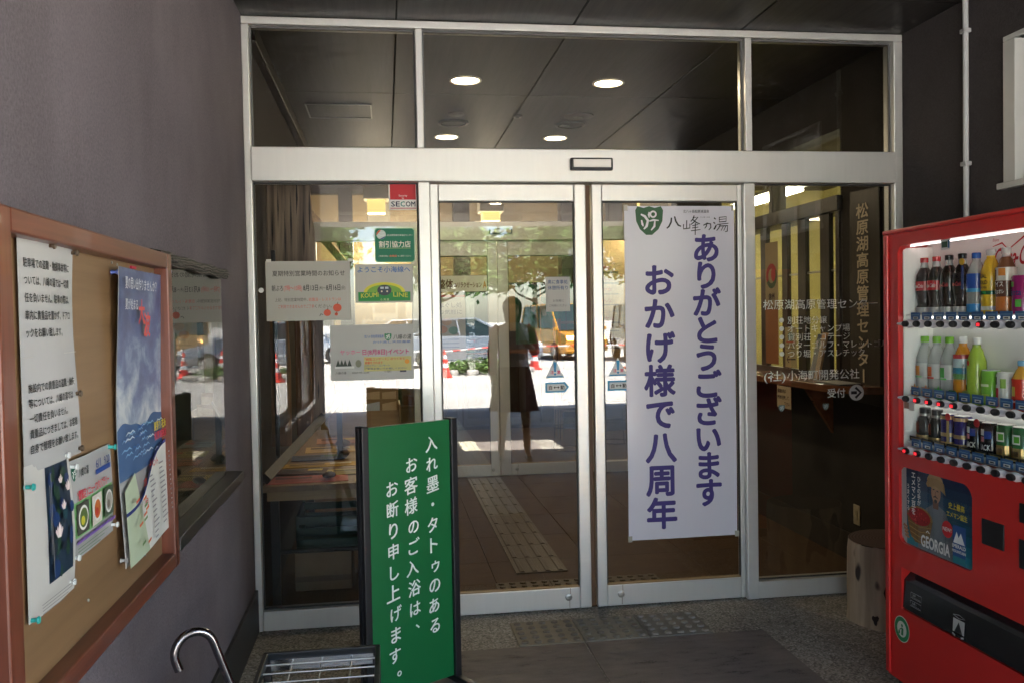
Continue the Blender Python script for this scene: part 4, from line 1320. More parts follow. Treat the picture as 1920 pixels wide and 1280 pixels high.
# ================================================================== VENDING MACHINE
RED = pm((0.60, 0.022, 0.020), 0.34, var=0.05, nscale=2, coat=0.25)
VW = pm((0.90, 0.89, 0.87), 0.4, var=0.03)
vm = thing('vending_machine', 'red drinks vending machine against the dark right wall', 'vending machine', (1.90, -1.13, 0), R(-90))
VWD = 1.02
MB().box(0.004, VWD - .004, .112, .70, .055, 1.728, RED).build('cabinet', vm, bevel=.008)
fr = MB()
fr.box(0, .078, 0, .11, .05, 1.735, RED)
fr.box(.948, VWD, 0, .11, .05, 1.735, RED)
fr.box(.078, .948, 0, .11, 1.69, 1.735, RED)
fr.box(.078, .948, 0, .11, .868, .922, RED)
fr.box(.497, .948, 0, .11, .582, .868, RED)
fr.box(.078, .948, 0, .11, .487, .582, RED)
fr.box(.078, .09, 0, .11, .33, .487, RED); fr.box(.93, .948, 0, .11, .33, .487, RED)
fr.box(.078, .948, 0, .11, .05, .33, RED)
def fillet(cx_, cz, sx, sz, r):
    pts = [(cx_, 0.0005, cz)]
    for i in range(7):
        th = R(15 * i)
        pts.append((cx_ + sx * r * (1 - math.sin(th)), .0005, cz + sz * r * (1 - math.cos(th))))
    fr.prism(pts, (0, .109, 0), RED)
fillet(.078, 1.69, 1, -1, .032); fillet(.078, .922, 1, 1, .012); fillet(.948, 1.69, -1, -1, .032)
fillet(.078, .868, 1, -1, .025); fillet(.078, .582, 1, 1, .03); fillet(.497, .868, -1, -1, .05); fillet(.497, .582, -1, 1, .02)
fr.build('front_door', vm)
MB().box(-.006, VWD + .006, -.012, .11, 1.7355, 1.752, RED).build('top_trim', vm, bevel=.005)
MB().box(-.004, .022, -.010, -.0005, .06, 1.735, RED).build('edge_trim', vm, bevel=.004)
MB().box(.02, VWD - .02, .03, .66, 0, .049, M_BLACK).build('plinth', vm)
dsp = MB().box(.078, .948, .1105, .1115, .922, 1.69, VW).build('display_back', vm)
si = MB()
si.box(.0785, .083, .02, .11, .923, 1.689, VW); si.box(.943, .9475, .02, .11, .923, 1.689, VW)
si.prism([(.083, .022, 1.0), (.13, .108, 1.0), (.083, .108, 1.0)], (0, 0, .68), VW)
si.build('display_side', vm)
for z in (1.431, 1.121, .965):
    MB().box(.084, .942, .028, .1095, z - .006, z, VW).build('display_shelf', vm)
MB().box(.0785, .9475, .0085, .0105, .9225, 1.6895, glass('display_cover', (0.96, 0.97, 0.96), 1.4)).build('display_cover', vm)
MB().path([(.10, .04, 1.6865), (.93, .04, 1.6865)], .0028, pm((1, 1, 1), .5, var=0, emit=.17, ecol=(1.0, 0.98, 0.94, 1)), 8).build('added_glow_tube', vm)  # unseen glowing tube added to brighten the drinks display
for z in (1.425, 1.116):
    MB().path([(.10, .092, z - .004), (.93, .092, z - .004)], .0035, pm((1, 1, 1), .5, var=0, emit=.17, ecol=(1.0, 0.98, 0.94, 1)), 6).build('added_glow_tube', vm)  # two more added tubes, tucked under the shelves to lift the display
LIT = {(0, 6), (1, 1), (1, 2), (1, 3), (1, 4), (2, 0), (2, 1)}
TAGM = ink(58, 104, 160)
rail_m = pm((0.74, 0.73, 0.78), 0.3, var=0.02)
btn_me, tag_me = None, None
for rI, zb in enumerate((1.400, 1.128, .937)):
    N = 61
    vs, fs = [], []
    for i in range(N):
        u_ = .105 + (.935 - .105) * i / (N - 1)
        ph = math.cos((u_ - .164) / .0684 * 2 * math.pi)
        hh = .0125 + .0035 * ph
        if i < 3: hh *= (.35, .7, .9)[i]
        dd_ = .014 + .004 * ph
        for k in range(8):
            w_ = 2 * math.pi * k / 8
            vs.append((u_, -dd_ * .55 - dd_ * .8 * math.cos(w_), zb + hh * math.sin(w_)))
    for i in range(N - 1):
        for k in range(8):
            fs.append((i * 8 + k, i * 8 + (k + 1) % 8, (i + 1) * 8 + (k + 1) % 8, (i + 1) * 8 + k))
    fs += [tuple(range(8)), tuple((N - 1) * 8 + k for k in range(7, -1, -1))]
    rm_ = MB(); rm_.add(vs, [tuple(reversed(f)) for f in fs], rail_m)
    ro = rm_.build('button_rail', vm, smooth=True)
    for k in range(12):
        u_ = .164 + .0684 * k
        b = MB()
        b.lathe([(.0185, 0), (.0185, .006), (.0155, .0085)], M_BLACK, 18)
        b.v = [(x, -z, y * .62) for x, y, z in b.v]
        bo = b.build('button', vm, smooth=True)
        bo.location = (u_, -.022, zb)
        if (rI, k) in LIT:
            l = MB(); l.box(-.010, .004, -.0098, -.0088, -.005, .004, pm((.9, .02, .03), .5, var=0, emit=.08, ecol=(1, .02, .03, 1)))
            lo = l.build('sold_out_light', bo)
        tg = MB()
        tg.box(u_ - .041, u_ + .014, .0235, .0255, zb + .011, zb + .040, TAGM)
        tg.box(u_ - .026, u_ + .004, .0228, .0233, zb + .0145, zb + .0245, M_WHITE)
        tg.box(u_ - .020, u_ - .002, .0222, .0226, zb + .0175, zb + .0215, ink(50, 60, 80))
        tg.box(u_ - .036, u_ + .009, .0228, .0233, zb + .030, zb + .032, ink(140, 180, 215))
        tg.build('price_tag', vm)
# logo on the display back
s = Sheet((0, .110, 0), X3, Z3)
LG = ink(190, 24, 44)
s.text('Enjoy', .455, 1.672, .014, LG, 0, width=.03, slant=.2)
s.text('Coca', .455, 1.585, .09, LG, .01, width=.105, slant=.28, res=4)
s.text('-Cola', .555, 1.590, .09, LG, .01, width=.125, slant=.28, res=4)
s.stroke([(.455, 1.655), (.5, 1.664), (.53, 1.64), (.60, 1.676), (.66, 1.668)], [.002, .006, .004, .006, .002], LG)
s.done(vm, 'logo_swash', 'logo_lettering')
# small cards in the display
t = MB(); t.box(.312, .362, .018, .0185, 1.655, 1.695, ink(215, 222, 222)); t.box(.317, .348, .0172, .0177, 1.663, 1.683, ink(36, 92, 70)); t.box(.351, .359, .0172, .0177, 1.66, 1.688, ink(70, 130, 180))
t.build('display_card', vm)
t = MB(); t.box(.086, .115, .018, .0185, 1.085, 1.112, ink(170, 150, 140)); t.box(.116, .15, .018, .0185, 1.080, 1.112, ink(225, 222, 222))
t.build('display_card', vm)

# advertisement behind its window
ad = MB().box(.0785, .4965, .014, .02, .5825, .8675, pm((0.60, 0.60, 0.60), 0.4)).build('poster_backing', vm)
s = Sheet((.0785, .0135, .5825), X3, Z3)
W_, H_ = .418, .285
s.k = 2
for i in range(8):
    k = i / 7
    s.rect(.03, H_ * i / 8, W_, H_ * (i + 1) / 8 + (.0 if i == 7 else .0005), ink(int(40 - 25 * k + 20), int(150 - 100 * k), int(170 - 85 * k)))
s.rect(0, 0, .006, H_, ink(205, 208, 210))
SK, SK2, HAT, SHIRT = ink(176, 128, 96), ink(120, 78, 56), ink(176, 142, 92), ink(118, 128, 138)
s.poly([(.10, .0), (.32, .0), (.30, .10), (.262, .165), (.225, .178), (.19, .178), (.15, .155), (.118, .11)], SHIRT)
for a0 in (.14, .16, .18, .24, .26, .28):
    s.stroke([(a0, .02), (a0 + .01, .15)], .0015, ink(90, 100, 112))
s.poly([(.195, .165), (.225, .165), (.228, .2), (.192, .2)], SK2)
s.disc(.212, .222, .027, .036, SK, 22)
s.disc(.207, .262, .045, .028, HAT, 22)
s.poly([(.155, .246), (.165, .236), (.21, .246), (.25, .232), (.268, .222), (.258, .262), (.22, .275), (.17, .27)], ink(160, 126, 78))
s.stroke([(.195, .232), (.205, .234)], .004, ink(40, 28, 22)); s.stroke([(.217, .231), (.228, .229)], .004, ink(40, 28, 22))
s.stroke([(.212, .228), (.209, .214), (.215, .213)], .003, SK2)
s.stroke([(.198, .206), (.211, .210), (.226, .204)], [.002, .006, .002], ink(30, 22, 20))
s.disc(.213, .193, .009, .007, ink(34, 25, 22), 12)
s.disc(.118, .115, .078, .040, ink(150, 118, 66), 26)
s.poly([(.040, .112), (.196, .112), (.175, .045), (.15, .02), (.09, .02), (.06, .045)], ink(126, 96, 52))
for k in range(4):
    s.stroke([(.05 + .006 * k, .09 - .018 * k), (.118, .08 - .018 * k), (.188 - .006 * k, .09 - .018 * k)], .003, ink(172, 140, 86))
s.disc(.118, .118, .066, .031, ink(160, 30, 36), 24)
rng = random.Random(5)
for i in range(60):
    a, b = rng.uniform(-1, 1), rng.uniform(-1, 1)
    if a * a + b * b < .9:
        s.disc(.118 + .062 * a, .118 + .028 * b, .004, .0036, rng.choice((ink(190, 44, 48), ink(130, 20, 30), ink(205, 70, 66))), 6)
for k in range(4):
    s.stroke([(.036 + .004 * k, .075 - .012 * k), (.062 + .004 * k, .068 - .012 * k)], [.010, .008], SK)
s.text('GEORGIA', .145, .022, .056, ink(232, 232, 232), .035, width=.165, res=3)
s.stroke([(.176, .075), (.186, .082), (.196, .074)], .004, ink(225, 225, 225))
s.vtext('ひとの手が', .135, .258, .022, .0215, M_WHITE, .015)
s.vtext('エメマン豆を', .102, .268, .027, .0265, M_WHITE, .025)
s.vtext('うまくする', .07, .222, .020, .020, M_WHITE, .015)
s.text('史上最高', .305, .192, .024, ink(215, 195, 60), .03, width=.085)
s.text('エメマン誕生', .295, .163, .021, ink(215, 195, 60), .03, width=.11)
s.disc(.298, .115, .029, .029, ink(205, 40, 46), 24)
s.text('NEW!', .298, .108, .019, M_WHITE, .03, align='c')
s.poly([(.328, .01), (.395, .01), (.398, .14), (.330, .14)], ink(38, 80, 140))
s.poly([(.332, .08), (.35, .12), (.36, .1), (.372, .118), (.392, .08)], ink(226, 230, 232))
s.rect(.33, .012, .395, .035, ink(40, 120, 130))
s.text('EMERALD', .362, .064, .017, M_WHITE, .03, align='c')
s.text('MOUNTAIN', .362, .048, .0135, M_WHITE, .03, align='c')
s.done(ad, 'advertisement_print', 'advertisement_lettering')
MB().box(.0785, .4965, .006, .0085, .5825, .8675, glass('poster_cover', (0.97, 0.97, 0.97), 1.45)).build('poster_cover', vm)
# coin slots, dispenser, sticker
MB().box(.548, .652, -.004, -.0005, .692, .775, M_BLACK).build('coin_panel', vm, bevel=.003)
MB().box(.72, .80, -.004, -.0005, .80, .86, M_BLACK).build('bill_slot', vm, bevel=.003)
MB().box(.72, .80, -.006, -.0005, .66, .75, M_BLACK).build('coin_slot', vm, bevel=.003)
MB().box(.0905, .9295, .075, .0805, .3305, .4865, M_BLACK).build('dispenser_recess', vm)
dsf = MB()
dsf.prism([(.092, .004, .335), (.092, .010, .44), (.092, .05, .483), (.092, .053, .483), (.092, .013, .437), (.092, .007, .335)], (.836, 0, 0), pm((0.016, 0.016, 0.018), 0.16, var=0.1))
dsf = dsf.build('dispenser_flap', vm)
s = Sheet((0, -.0160, 0), (1, 0, 0), (0, .0571, 1))
LGY = ink(175, 175, 178)
for k in range(2):
    s.stroke([(.14 + .0 * k, .408 - .03 * k), (.205, .408 - .03 * k), (.205, .388 - .03 * k), (.14, .388 - .03 * k), (.14, .408 - .03 * k)], .0012, LGY)
    s.text('注意' if k == 0 else 'お願い', .15, .396 - .03 * k, .010, LGY, 0)
    s.stroke([(.145, .392 - .03 * k), (.2, .392 - .03 * k)], .001, LGY)
s.stroke([(.388, .408), (.42, .414), (.452, .408), (.42, .402), (.388, .408)], .0022, LGY)
s.poly([(.39, .398), (.45, .398), (.45, .352), (.39, .352)], LGY)
s.poly([(.398, .352), (.42, .39), (.442, .352)], ink(30, 30, 32)); s.disc(.42, .372, .008, .008, ink(30, 30, 32), 12)
s.stroke([(.39, .345), (.405, .340)], .006, LGY); s.stroke([(.435, .340), (.45, .345)], .006, LGY)
s.done(dsf, 'pictogram', 'caution_lettering')
s = Sheet((.092, -.0003, .252), X3, Z3)
s.disc(0, 0, .049, .049, ink(215, 222, 212), 30); s.ring(0, 0, .030, .046, ink(24, 120, 70), 30)
s.disc(0, 0, .029, .029, ink(214, 220, 210), 24); s.disc(.002, .014, .006, .006, ink(24, 120, 70), 12)
s.poly([(-.004, -.022), (.010, -.022), (.012, .004), (.0, .008)], ink(24, 120, 70)); s.stroke([(.0, .004), (-.014, -.006)], .004, ink(24, 120, 70)); s.rect(-.02, -.02, -.010, -.008, ink(24, 120, 70))
s.done(vm, 'round_sticker')

# ---- the sample drinks, one thing each
CLEAR = clearish('clear_bottle_plastic', (.62, .66, .64), .42)
COLA = pm((0.014, 0.006, 0.004), 0.08, var=0.1)
def plastic(r, g, b, rough=.18):
    return pm(c(r, g, b), rough, var=0.04)
def wrap(par, R0, z, txt, size, mat, width, zoff=0, slant=.0, bold=.02, nm='label_lettering'):
    vs, fs = heavy(*glyphs(txt, 2), bold)
    x0, x1 = min(q[0] for q in vs), max(q[0] for q in vs)
    k = width / (x1 - x0)
    out = []
    for x, y, e in vs:
        a = (x - (x0 + x1) / 2) * k + slant * y * size
        th = a / R0
        out.append(((R0 + .0006 + e) * math.sin(th), -(R0 + .0006 + e) * math.cos(th), z + y * size))
    m = MB(); m.add(out, fs, mat); m.build(nm, par)
def patch(par, R0, a0, a1, z0, z1, mat, nm='label_patch', lift=.0004):
    m = MB(); vs = []; N = 8
    for i in range(N + 1):
        th = (a0 + (a1 - a0) * i / N) / R0
        vs += [((R0 + lift) * math.sin(th), -(R0 + lift) * math.cos(th), z0), ((R0 + lift) * math.sin(th), -(R0 + lift) * math.cos(th), z1)]
    m.add(vs, [(2 * i, 2 * i + 2, 2 * i + 3, 2 * i + 1) for i in range(N)], mat); m.build(nm, par)
def drink(nm, label, cat, u_, z, parts, group):
    t = thing(nm, label, cat, (1.9 + .068, -1.13 - u_, z), R(-90), group)
    for pn, mat, prof in parts:
        MB().lathe(prof, mat, 20).build(pn, t, smooth=True)
    return t
G1, G2, G3 = 'drinks on the top shelf of the vending machine', 'drinks on the middle shelf of the vending machine', 'drinks on the bottom shelf of the vending machine'
U0, DU = .140, .0722
def cola(k, cap, band, label):
    t = drink('cola_bottle', label, 'bottle', U0 + DU * k, 1.4315, [
        ('base', clearish('base_%d' % k, (.7, .7, .7), .7), [(.024, 0), (.029, .004), (.030, .026)]),
        ('body', COLA, [(.030, .027), (.024, .036), (.0265, .06), (.0295, .078), (.0305, .086), (.0305, .128), (.028, .146), (.018, .166), (.014, .172)]),
        ('neck', CLEAR, [(.014, .1722), (.0125, .186), (.0125, .1905)]),
        ('cap', cap, [(.0138, .191), (.0142, .207), (.0125, .2085)]),
        ('label_band', band, [(.0309, .088), (.0309, .122)])], G1)
    wrap(t, .0309, .098, 'Coca-Cola', .02, M_WHITE if k < 2 else ink(190, 30, 40), .05, slant=.25, bold=.01)
RC = plastic(190, 30, 38)
cola(0, RC, plastic(186, 26, 40), 'red-capped cola bottle, leftmost on the vending machine\'s top shelf')
cola(1, RC, plastic(186, 26, 40), 'red-capped cola bottle, second from left on the top shelf')
cola(2, M_BLACK, plastic(24, 20, 20), 'black-capped cola bottle, left one of the black pair')
cola(3, M_BLACK, plastic(24, 20, 20), 'black-capped cola bottle under the small display card')
def pet(nm, label, row, k, liq, cap, lab, z, h, bands, grp, liq2=None, R0=.031):
    P = [('body', liq, [(.026, 0), (R0, .006), (R0 * .95, h * .12), (R0, h * .2), (R0, h * .55), (R0 * .97, h * .66), (R0 * .6, h * .82), (.0135, h * .86)]),
         ('neck', liq2 or liq, [(.0135, h * .8602), (.0128, h * .90)]),
         ('cap', cap, [(.0142, h * .905), (.0146, h * .985), (.013, h)])]
    P += [('label_band', m, [(R0 + .0004, h * a), (R0 + .0004, h * b)]) for a, b, m in bands]
    return drink(nm, label, 'bottle', U0 + DU * k, z, P, grp)
B1 = plastic(46, 84, 168)
t = pet('sports_drink_bottle', 'blue-labelled sports drink bottle with a round yellow tag', 0, 4, CLEAR, plastic(40, 90, 170), None, 1.4315, .206, [(.42, .66, B1), (.36, .4195, plastic(70, 160, 215)), (.03, .17, plastic(60, 140, 205))], G1)
MB().box(-.029, -.018, -.036, -.0345, .085, .165, ink(40, 66, 140)).build('hanging_tag', t)
m = MB(); m.lathe([(.012, 0), (.012, .002)], ink(225, 176, 50), 16); m.v = [(x - .0235, -.036 - z, y + .178) for x, y, z in m.v]; m.build('round_tag', t)
t = pet('energy_drink_bottle', 'yellow energy drink bottle with clear cap', 0, 5, plastic(222, 180, 50), CLEAR, None, 1.4315, .212, [(.06, .12, plastic(200, 200, 196)), (.30, .36, plastic(40, 110, 60))], G1)
wrap(t, .0314, .118, 'REAL', .017, INK, .034); wrap(t, .0314, .098, 'GOLD', .017, INK, .038); wrap(t, .0314, .084, 'HIGH MIX', .009, INK, .034)
t = pet('coffee_milk_bottle', 'brown coffee bottle with orange pictures, tallest on the top shelf', 0, 6, plastic(120, 76, 50), CLEAR, None, 1.4315, .212, [(.50, .70, plastic(214, 206, 196)), (.05, .26, plastic(206, 120, 58)), (.26, .4995, plastic(92, 56, 42))], G1, CLEAR)
wrap(t, .0314, .088, 'アイス', .02, M_WHITE, .04); wrap(t, .0314, .066, 'カフェオレ', .016, M_WHITE, .045)
patch(t, .0314, .004, .026, .122, .146, plastic(222, 140, 60))
patch(t, .0314, -.024, -.006, .108, .142, plastic(110, 74, 56))
def can(nm, label, k, z, h, side, grp, top=None, R0=.0305):
    return drink(nm, label, 'can', U0 + DU * k, z, [('body', side, [(.026, 0), (R0, .005), (R0, h - .008), (R0 * .88, h - .002)]), ('lid', top or M_STEEL, [(R0 * .9, h - .0018), (R0 * .9, h), (R0 * .82, h - .001)])], grp)
t = can('grape_soda_can', 'magenta soda can near the right end of the top shelf', 7, 1.4315, .122, plastic(160, 36, 110), G1, M_WHITE)
wrap(t, .0305, .058, 'Fanta', .028, ink(40, 50, 120), .048, slant=.1); patch(t, .0305, .006, .024, .022, .045, plastic(96, 180, 80)); patch(t, .0305, -.02, 0, .085, .1, plastic(120, 180, 90))
t = can('blue_soda_can', 'blue and white can, rightmost on the top shelf', 8, 1.4315, .122, plastic(206, 212, 220), G1, M_WHITE)
patch(t, .0305, -.03, .03, .01, .095, plastic(36, 58, 140)); wrap(t, .0309, .055, 'Triv', .02, M_WHITE, .04)
# middle shelf
z2 = 1.1215
GC_ = plastic(120, 186, 50)
for k, lab, col1, col2 in ((0, 'clear water bottle with green cap, leftmost on the middle shelf', plastic(232, 150, 60), plastic(120, 180, 120)), (1, 'clear water bottle with orange mark on the middle shelf', plastic(226, 110, 50), plastic(210, 70, 60)), (2, 'clear water bottle with green clover mark on the middle shelf', plastic(60, 170, 60), plastic(70, 180, 70))):
    t = pet('water_bottle', lab, 1, k, CLEAR, GC_, None, z2, .232, [(.36, .58, clearish('film_%d' % k, (.8, .82, .8), .7))], G2)
    patch(t, .0318, -.012, .012, .09, .125, col1)
    patch(t, .0318, -.024, .02, .082, .088, col2)
t = pet('blended_tea_bottle', 'amber tea bottle with white cap and striped label', 1, 3, plastic(214, 142, 40), M_WHITE, None, z2, .235, [(.68, .74, plastic(180, 50, 50)), (.55, .6795, plastic(190, 212, 214)), (.46, .5495, plastic(50, 130, 160)), (.38, .4595, plastic(90, 150, 70))], G2)
t = pet('green_tea_bottle', 'pale green tea bottle with white cap', 1, 4, plastic(168, 196, 70), M_WHITE, None, z2, .232, [], G2)
patch(t, .0312, -.026, -.008, .075, .155, M_WHITE, lift=.001)
vs_ = Sheet((-.019, -.0345, .138), X3, Z3); vs_.vtext('あやたか', 0, 0, .014, .0165, INK, .02); vs_.done(t)
patch(t, .0312, -.006, .004, .14, .155, plastic(200, 50, 50)); patch(t, .0312, -.03, -.01, .06, .075, plastic(50, 62, 110), lift=.0012)
t = can('green_can', 'light green slim can on the middle shelf', 5, z2, .128, plastic(130, 196, 70), G2, M_WHITE)
patch(t, .0305, -.02, .022, .02, .05, plastic(190, 220, 90)); patch(t, .0305, -.022, -.008, .092, .108, plastic(40, 50, 40)); patch(t, .0305, -.016, .02, .075, .083, plastic(220, 235, 190))
t = can('apple_can', 'white and red can on the middle shelf', 6, z2, .125, plastic(222, 222, 216), G2, M_WHITE)
patch(t, .0305, -.026, .002, .01, .075, plastic(206, 60, 80)); patch(t, .0305, .008, .026, .075, .105, plastic(150, 190, 90)); patch(t, .0305, -.022, -.006, .086, .11, plastic(40, 40, 40))
t = pet('juice_bottle', 'small orange juice bottle with pale blue cap', 1, 7, plastic(222, 164, 66), plastic(120, 176, 214), None, z2, .165, [(.05, .66, plastic(214, 60, 42))], G2)
patch(t, .0314, -.026, -.010, .055, .085, plastic(120, 140, 190), lift=.001); patch(t, .0314, -.008, .006, .055, .085, plastic(230, 190, 80), lift=.001); wrap(t, .0318, .035, 'Qoo', .014, M_WHITE, .02)
t = can('orange_can', 'orange can, rightmost on the middle shelf', 8, z2, .128, plastic(224, 140, 40), G2, M_WHITE)
patch(t, .0305, -.02, .01, .05, .08, plastic(70, 100, 160))
# little promotional cut-outs standing before the middle shelf
def cutout(label, u_, col, pts, z=1.1215):
    t = thing('promo_card', label, 'card', (1.9 + .034, -1.13 - u_, z), R(-90), 'small cut-out cards on the middle shelf')
    MB().prism([(a, 0, b) for a, b in pts], (0, .001, 0), ink(*col)).build('card', t)
    MB().box(-.012, .012, .0015, .012, 0, .003, ink(*col)).build('foot', t)
star = lambda r, zc: [(r * (1 if i % 2 == 0 else .6) * math.cos(R(22.5 * i)), zc + r * (1 if i % 2 == 0 else .6) * math.sin(R(22.5 * i))) for i in range(16)]
cutout('orange flower cut-out card, leftmost before the middle shelf', .128, (232, 150, 60), star(.028, .03))
cutout('orange flower cut-out card, second before the middle shelf', .195, (222, 120, 50), star(.028, .03))
cutout('green clover cut-out card before the middle shelf', .268, (60, 170, 60), star(.03, .03))
cutout('dark green rounded cut-out card before the tea bottle', .345, (50, 120, 60), [(-.03, .002), (.03, .002), (.03, .04), (.015, .05), (-.015, .05), (-.03, .04)])
cutout('olive dome cut-out card before the green tea bottle', .418, (150, 160, 70), [(-.028, .002), (.028, .002), (.028, .03), (.018, .05), (0, .056), (-.018, .05), (-.028, .03)])
# bottom shelf
z3 = .9655
GOLD, BLK2 = pm((0.60, 0.42, 0.16), 0.25, 0.6, var=0.05), plastic(18, 17, 18)
for k, lab in ((0, 'black coffee bottle-can with gold band, leftmost on the bottom shelf'), (1, 'black coffee bottle-can with gold band, second on the bottom shelf')):
    t = drink('coffee_bottle', lab, 'bottle', U0 + DU * k, z3, [('body', BLK2, [(.027, 0), (.0305, .005), (.0305, .07), (.026, .088), (.0195, .096)]), ('collar', M_STEEL, [(.0195, .0962), (.0195, .104)]), ('cap', M_BLACK, [(.019, .1045), (.019, .124), (.017, .1255)]), ('gold_band', GOLD, [(.0309, .012), (.0309, .026)])], G3)
    patch(t, .0306, -.026, .006, .035, .075, plastic(120, 40, 28)); patch(t, .031, -.020, -.002, .042, .068, plastic(176, 120, 84))
for k, lab in ((2, 'gold and navy coffee can, left of the red tag'), (3, 'gold and navy coffee can under the red round tag')):
    t = can('gold_coffee_can', lab, k, z3, .118, plastic(46, 40, 110), G3)
    for a, b in ((.0, .018), (.034, .05), (.094, .109)):
        patch(t, .0305, -.045, .045, a + .006, b + .003, pm((0.50, 0.34, 0.16), 0.35, 0.3))
    patch(t, .0305, -.028, -.010, .062, .09, plastic(150, 110, 60), lift=.0008)
    if k == 3:
        m = MB(); m.lathe([(.013, 0), (.013, .0015)], ink(200, 40, 50), 16); m.v = [(x - .03, -.037 - z, y + .112) for x, y, z in m.v]; m.build('round_tag', t)
        MB().box(-.036, -.024, -.0385, -.037, .02, .098, ink(190, 165, 110)).build('hanging_tag', t)
for k, lab in ((4, 'black coffee can with blue and white facets, left one'), (5, 'black coffee can with facets and a red tag')):
    t = can('black_coffee_can', lab, k, z3, .112, plastic(24, 26, 34), G3)
    patch(t, .0305, -.016, .004, .07, .09, M_WHITE); patch(t, .0305, .004, .028, .06, .085, plastic(40, 70, 150)); patch(t, .0305, -.02, .004, .05, .066, plastic(205, 120, 130), lift=.0008)
    wrap(t, .0305, .022, 'BLACK', .026, M_WHITE, .05)
    if k == 5:
        m = MB(); m.lathe([(.014, 0), (.014, .0015)], ink(190, 36, 48), 16); m.v = [(x - .022, -.037 - z, y + .108) for x, y, z in m.v]; m.build('round_tag', t)
        MB().box(-.028, -.019, -.0385, -.037, .02, .092, ink(70, 76, 84)).build('hanging_tag', t)
for k, lab in ((6, 'green and gold coffee can, left one of the pair'), (7, 'green and gold coffee can, right one of the pair')):
    t = can('green_coffee_can', lab, k, z3, .114, plastic(44, 110, 60), G3)
    patch(t, .0305, -.045, .045, .004, .048, GOLD); patch(t, .0305, -.01, .02, .06, .09, M_WHITE); patch(t, .0305, .0, .018, .065, .085, plastic(96, 176, 60), lift=.0008)
    wrap(t, .0309, .024, '微糖', .018, ink(70, 50, 30), .03)
t = can('blue_coffee_can', 'blue coffee can, rightmost on the bottom shelf', 8, z3, .112, plastic(50, 90, 170), G3)
patch(t, .0305, -.045, .045, .004, .03, plastic(60, 150, 160)); patch(t, .0305, -.02, .02, .06, .09, M_WHITE)
for k in range(9):
    t = MB(); t.box(U0 + DU * k - .034, U0 + DU * k + .032, .0275, .0285, .968, .985, ink(26, 24, 22)); t.box(U0 + DU * k - .026, U0 + DU * k + .024, .0268, .0273, .974, .979, ink(160, 140, 90))
    t.build('flavour_tag', vm)

# ================================================================== VESTIBULE THINGS
tb = thing('display_table', 'low wooden display table with dark legs behind the left pane', 'table')
TX0, TX1, TY0, TY1, TZ = -.612, .12, .13, 2.35, .65
for i in range(3):
    a = TX0 + (TX1 - TX0) * i / 3
    MB().box(a + .001, a + (TX1 - TX0) / 3 - .001, TY0, TY1, TZ - .03, TZ, wood('table_plank_%d' % i, (0.20, 0.115, 0.055), (0.33, 0.20, 0.11), 'y', .6, .45)).build('plank', tb, bevel=.002)
MB().box(TX0 + .02, TX1 - .02, TY0 + .01, TY0 + .03, TZ - .075, TZ - .031, M_PINE).build('apron', tb)
for x in (TX0 + .03, TX1 - .07):
    for y in (TY0 + .05, TY1 - .09):
        MB().box(x, x + .04, y, y + .04, 0, TZ - .031, M_BLACK).build('leg', tb)
MB().path([(TX0 + .05, TY0 + .1, .3), (TX1 - .05, TY0 + .1, .3)], .012, M_BLACK, 8).build('stretcher', tb)
seat(tb, ((TX0 + TX1) / 2, (TY0 + TY1) / 2, 0))
rng = random.Random(21)
fl = [((-.60, .17, .40, .20), (196, 92, 88), 'pinkish red leaflet along the table\'s near left edge'), ((-.17, .16, .26, .19), (226, 205, 140), 'cream leaflet at the near right of the table'), ((-.32, .36, .40, .16), (220, 196, 120), 'pale yellow brochure across the middle of the table'),
      ((-.60, .42, .27, .16), (90, 52, 40), 'dark brown booklet at the table\'s left'), ((-.58, .64, .42, .13), (226, 176, 50), 'bright yellow leaflet across the table'), ((-.10, .60, .2, .17), (205, 190, 150), 'beige leaflet under the stone pair'),
      ((-.55, .86, .3, .2), (60, 74, 110), 'dark blue leaflet on the table'), ((-.17, .86, .27, .2), (214, 130, 80), 'orange leaflet toward the table\'s right side'), ((-.5, 1.18, .3, .24), (222, 184, 120), 'tan picture card with dark photo'), ((-.14, 1.2, .24, .24), (180, 170, 90), 'olive leaflet toward the back of the table'),
      ((-.46, 1.55, .3, .25), (214, 150, 110), 'salmon leaflet toward the back of the table'), ((-.10, 1.6, .2, .25), (140, 150, 150), 'grey leaflet at the back right of the table')]
for i, ((x, y, w_, h_), col, lab) in enumerate(fl):
    t, s = sheet_thing('leaflet', lab, 'leaflet', (x, y, TZ + .003 + .0016 * (i % 4)), (1, .06 * (-1) ** i, 0), (-.06 * (-1) ** i, 1, 0), w_, h_, ink(*col), group='leaflets laid out on the display table', thick=.002)
    s.k = 3
    s.rect(w_ * .1, h_ * .55, w_ * .55, h_ * .85, ink(*[max(20, int(v * .55)) for v in col]))
    for k in range(4):
        s.stroke([(w_ * .1, h_ * (.42 - .09 * k)), (w_ * (.9 - .1 * rng.random()), h_ * (.42 - .09 * k))], .006, ink(*[int(v * .7) for v in col]))
    s.rect(w_ * .62, h_ * .55, w_ * .9, h_ * .85, ink(*rng.choice(((230, 220, 200), (190, 60, 50), (60, 90, 60), (240, 210, 90)))))
    s.done(t); seat(t, (x, y, TZ))
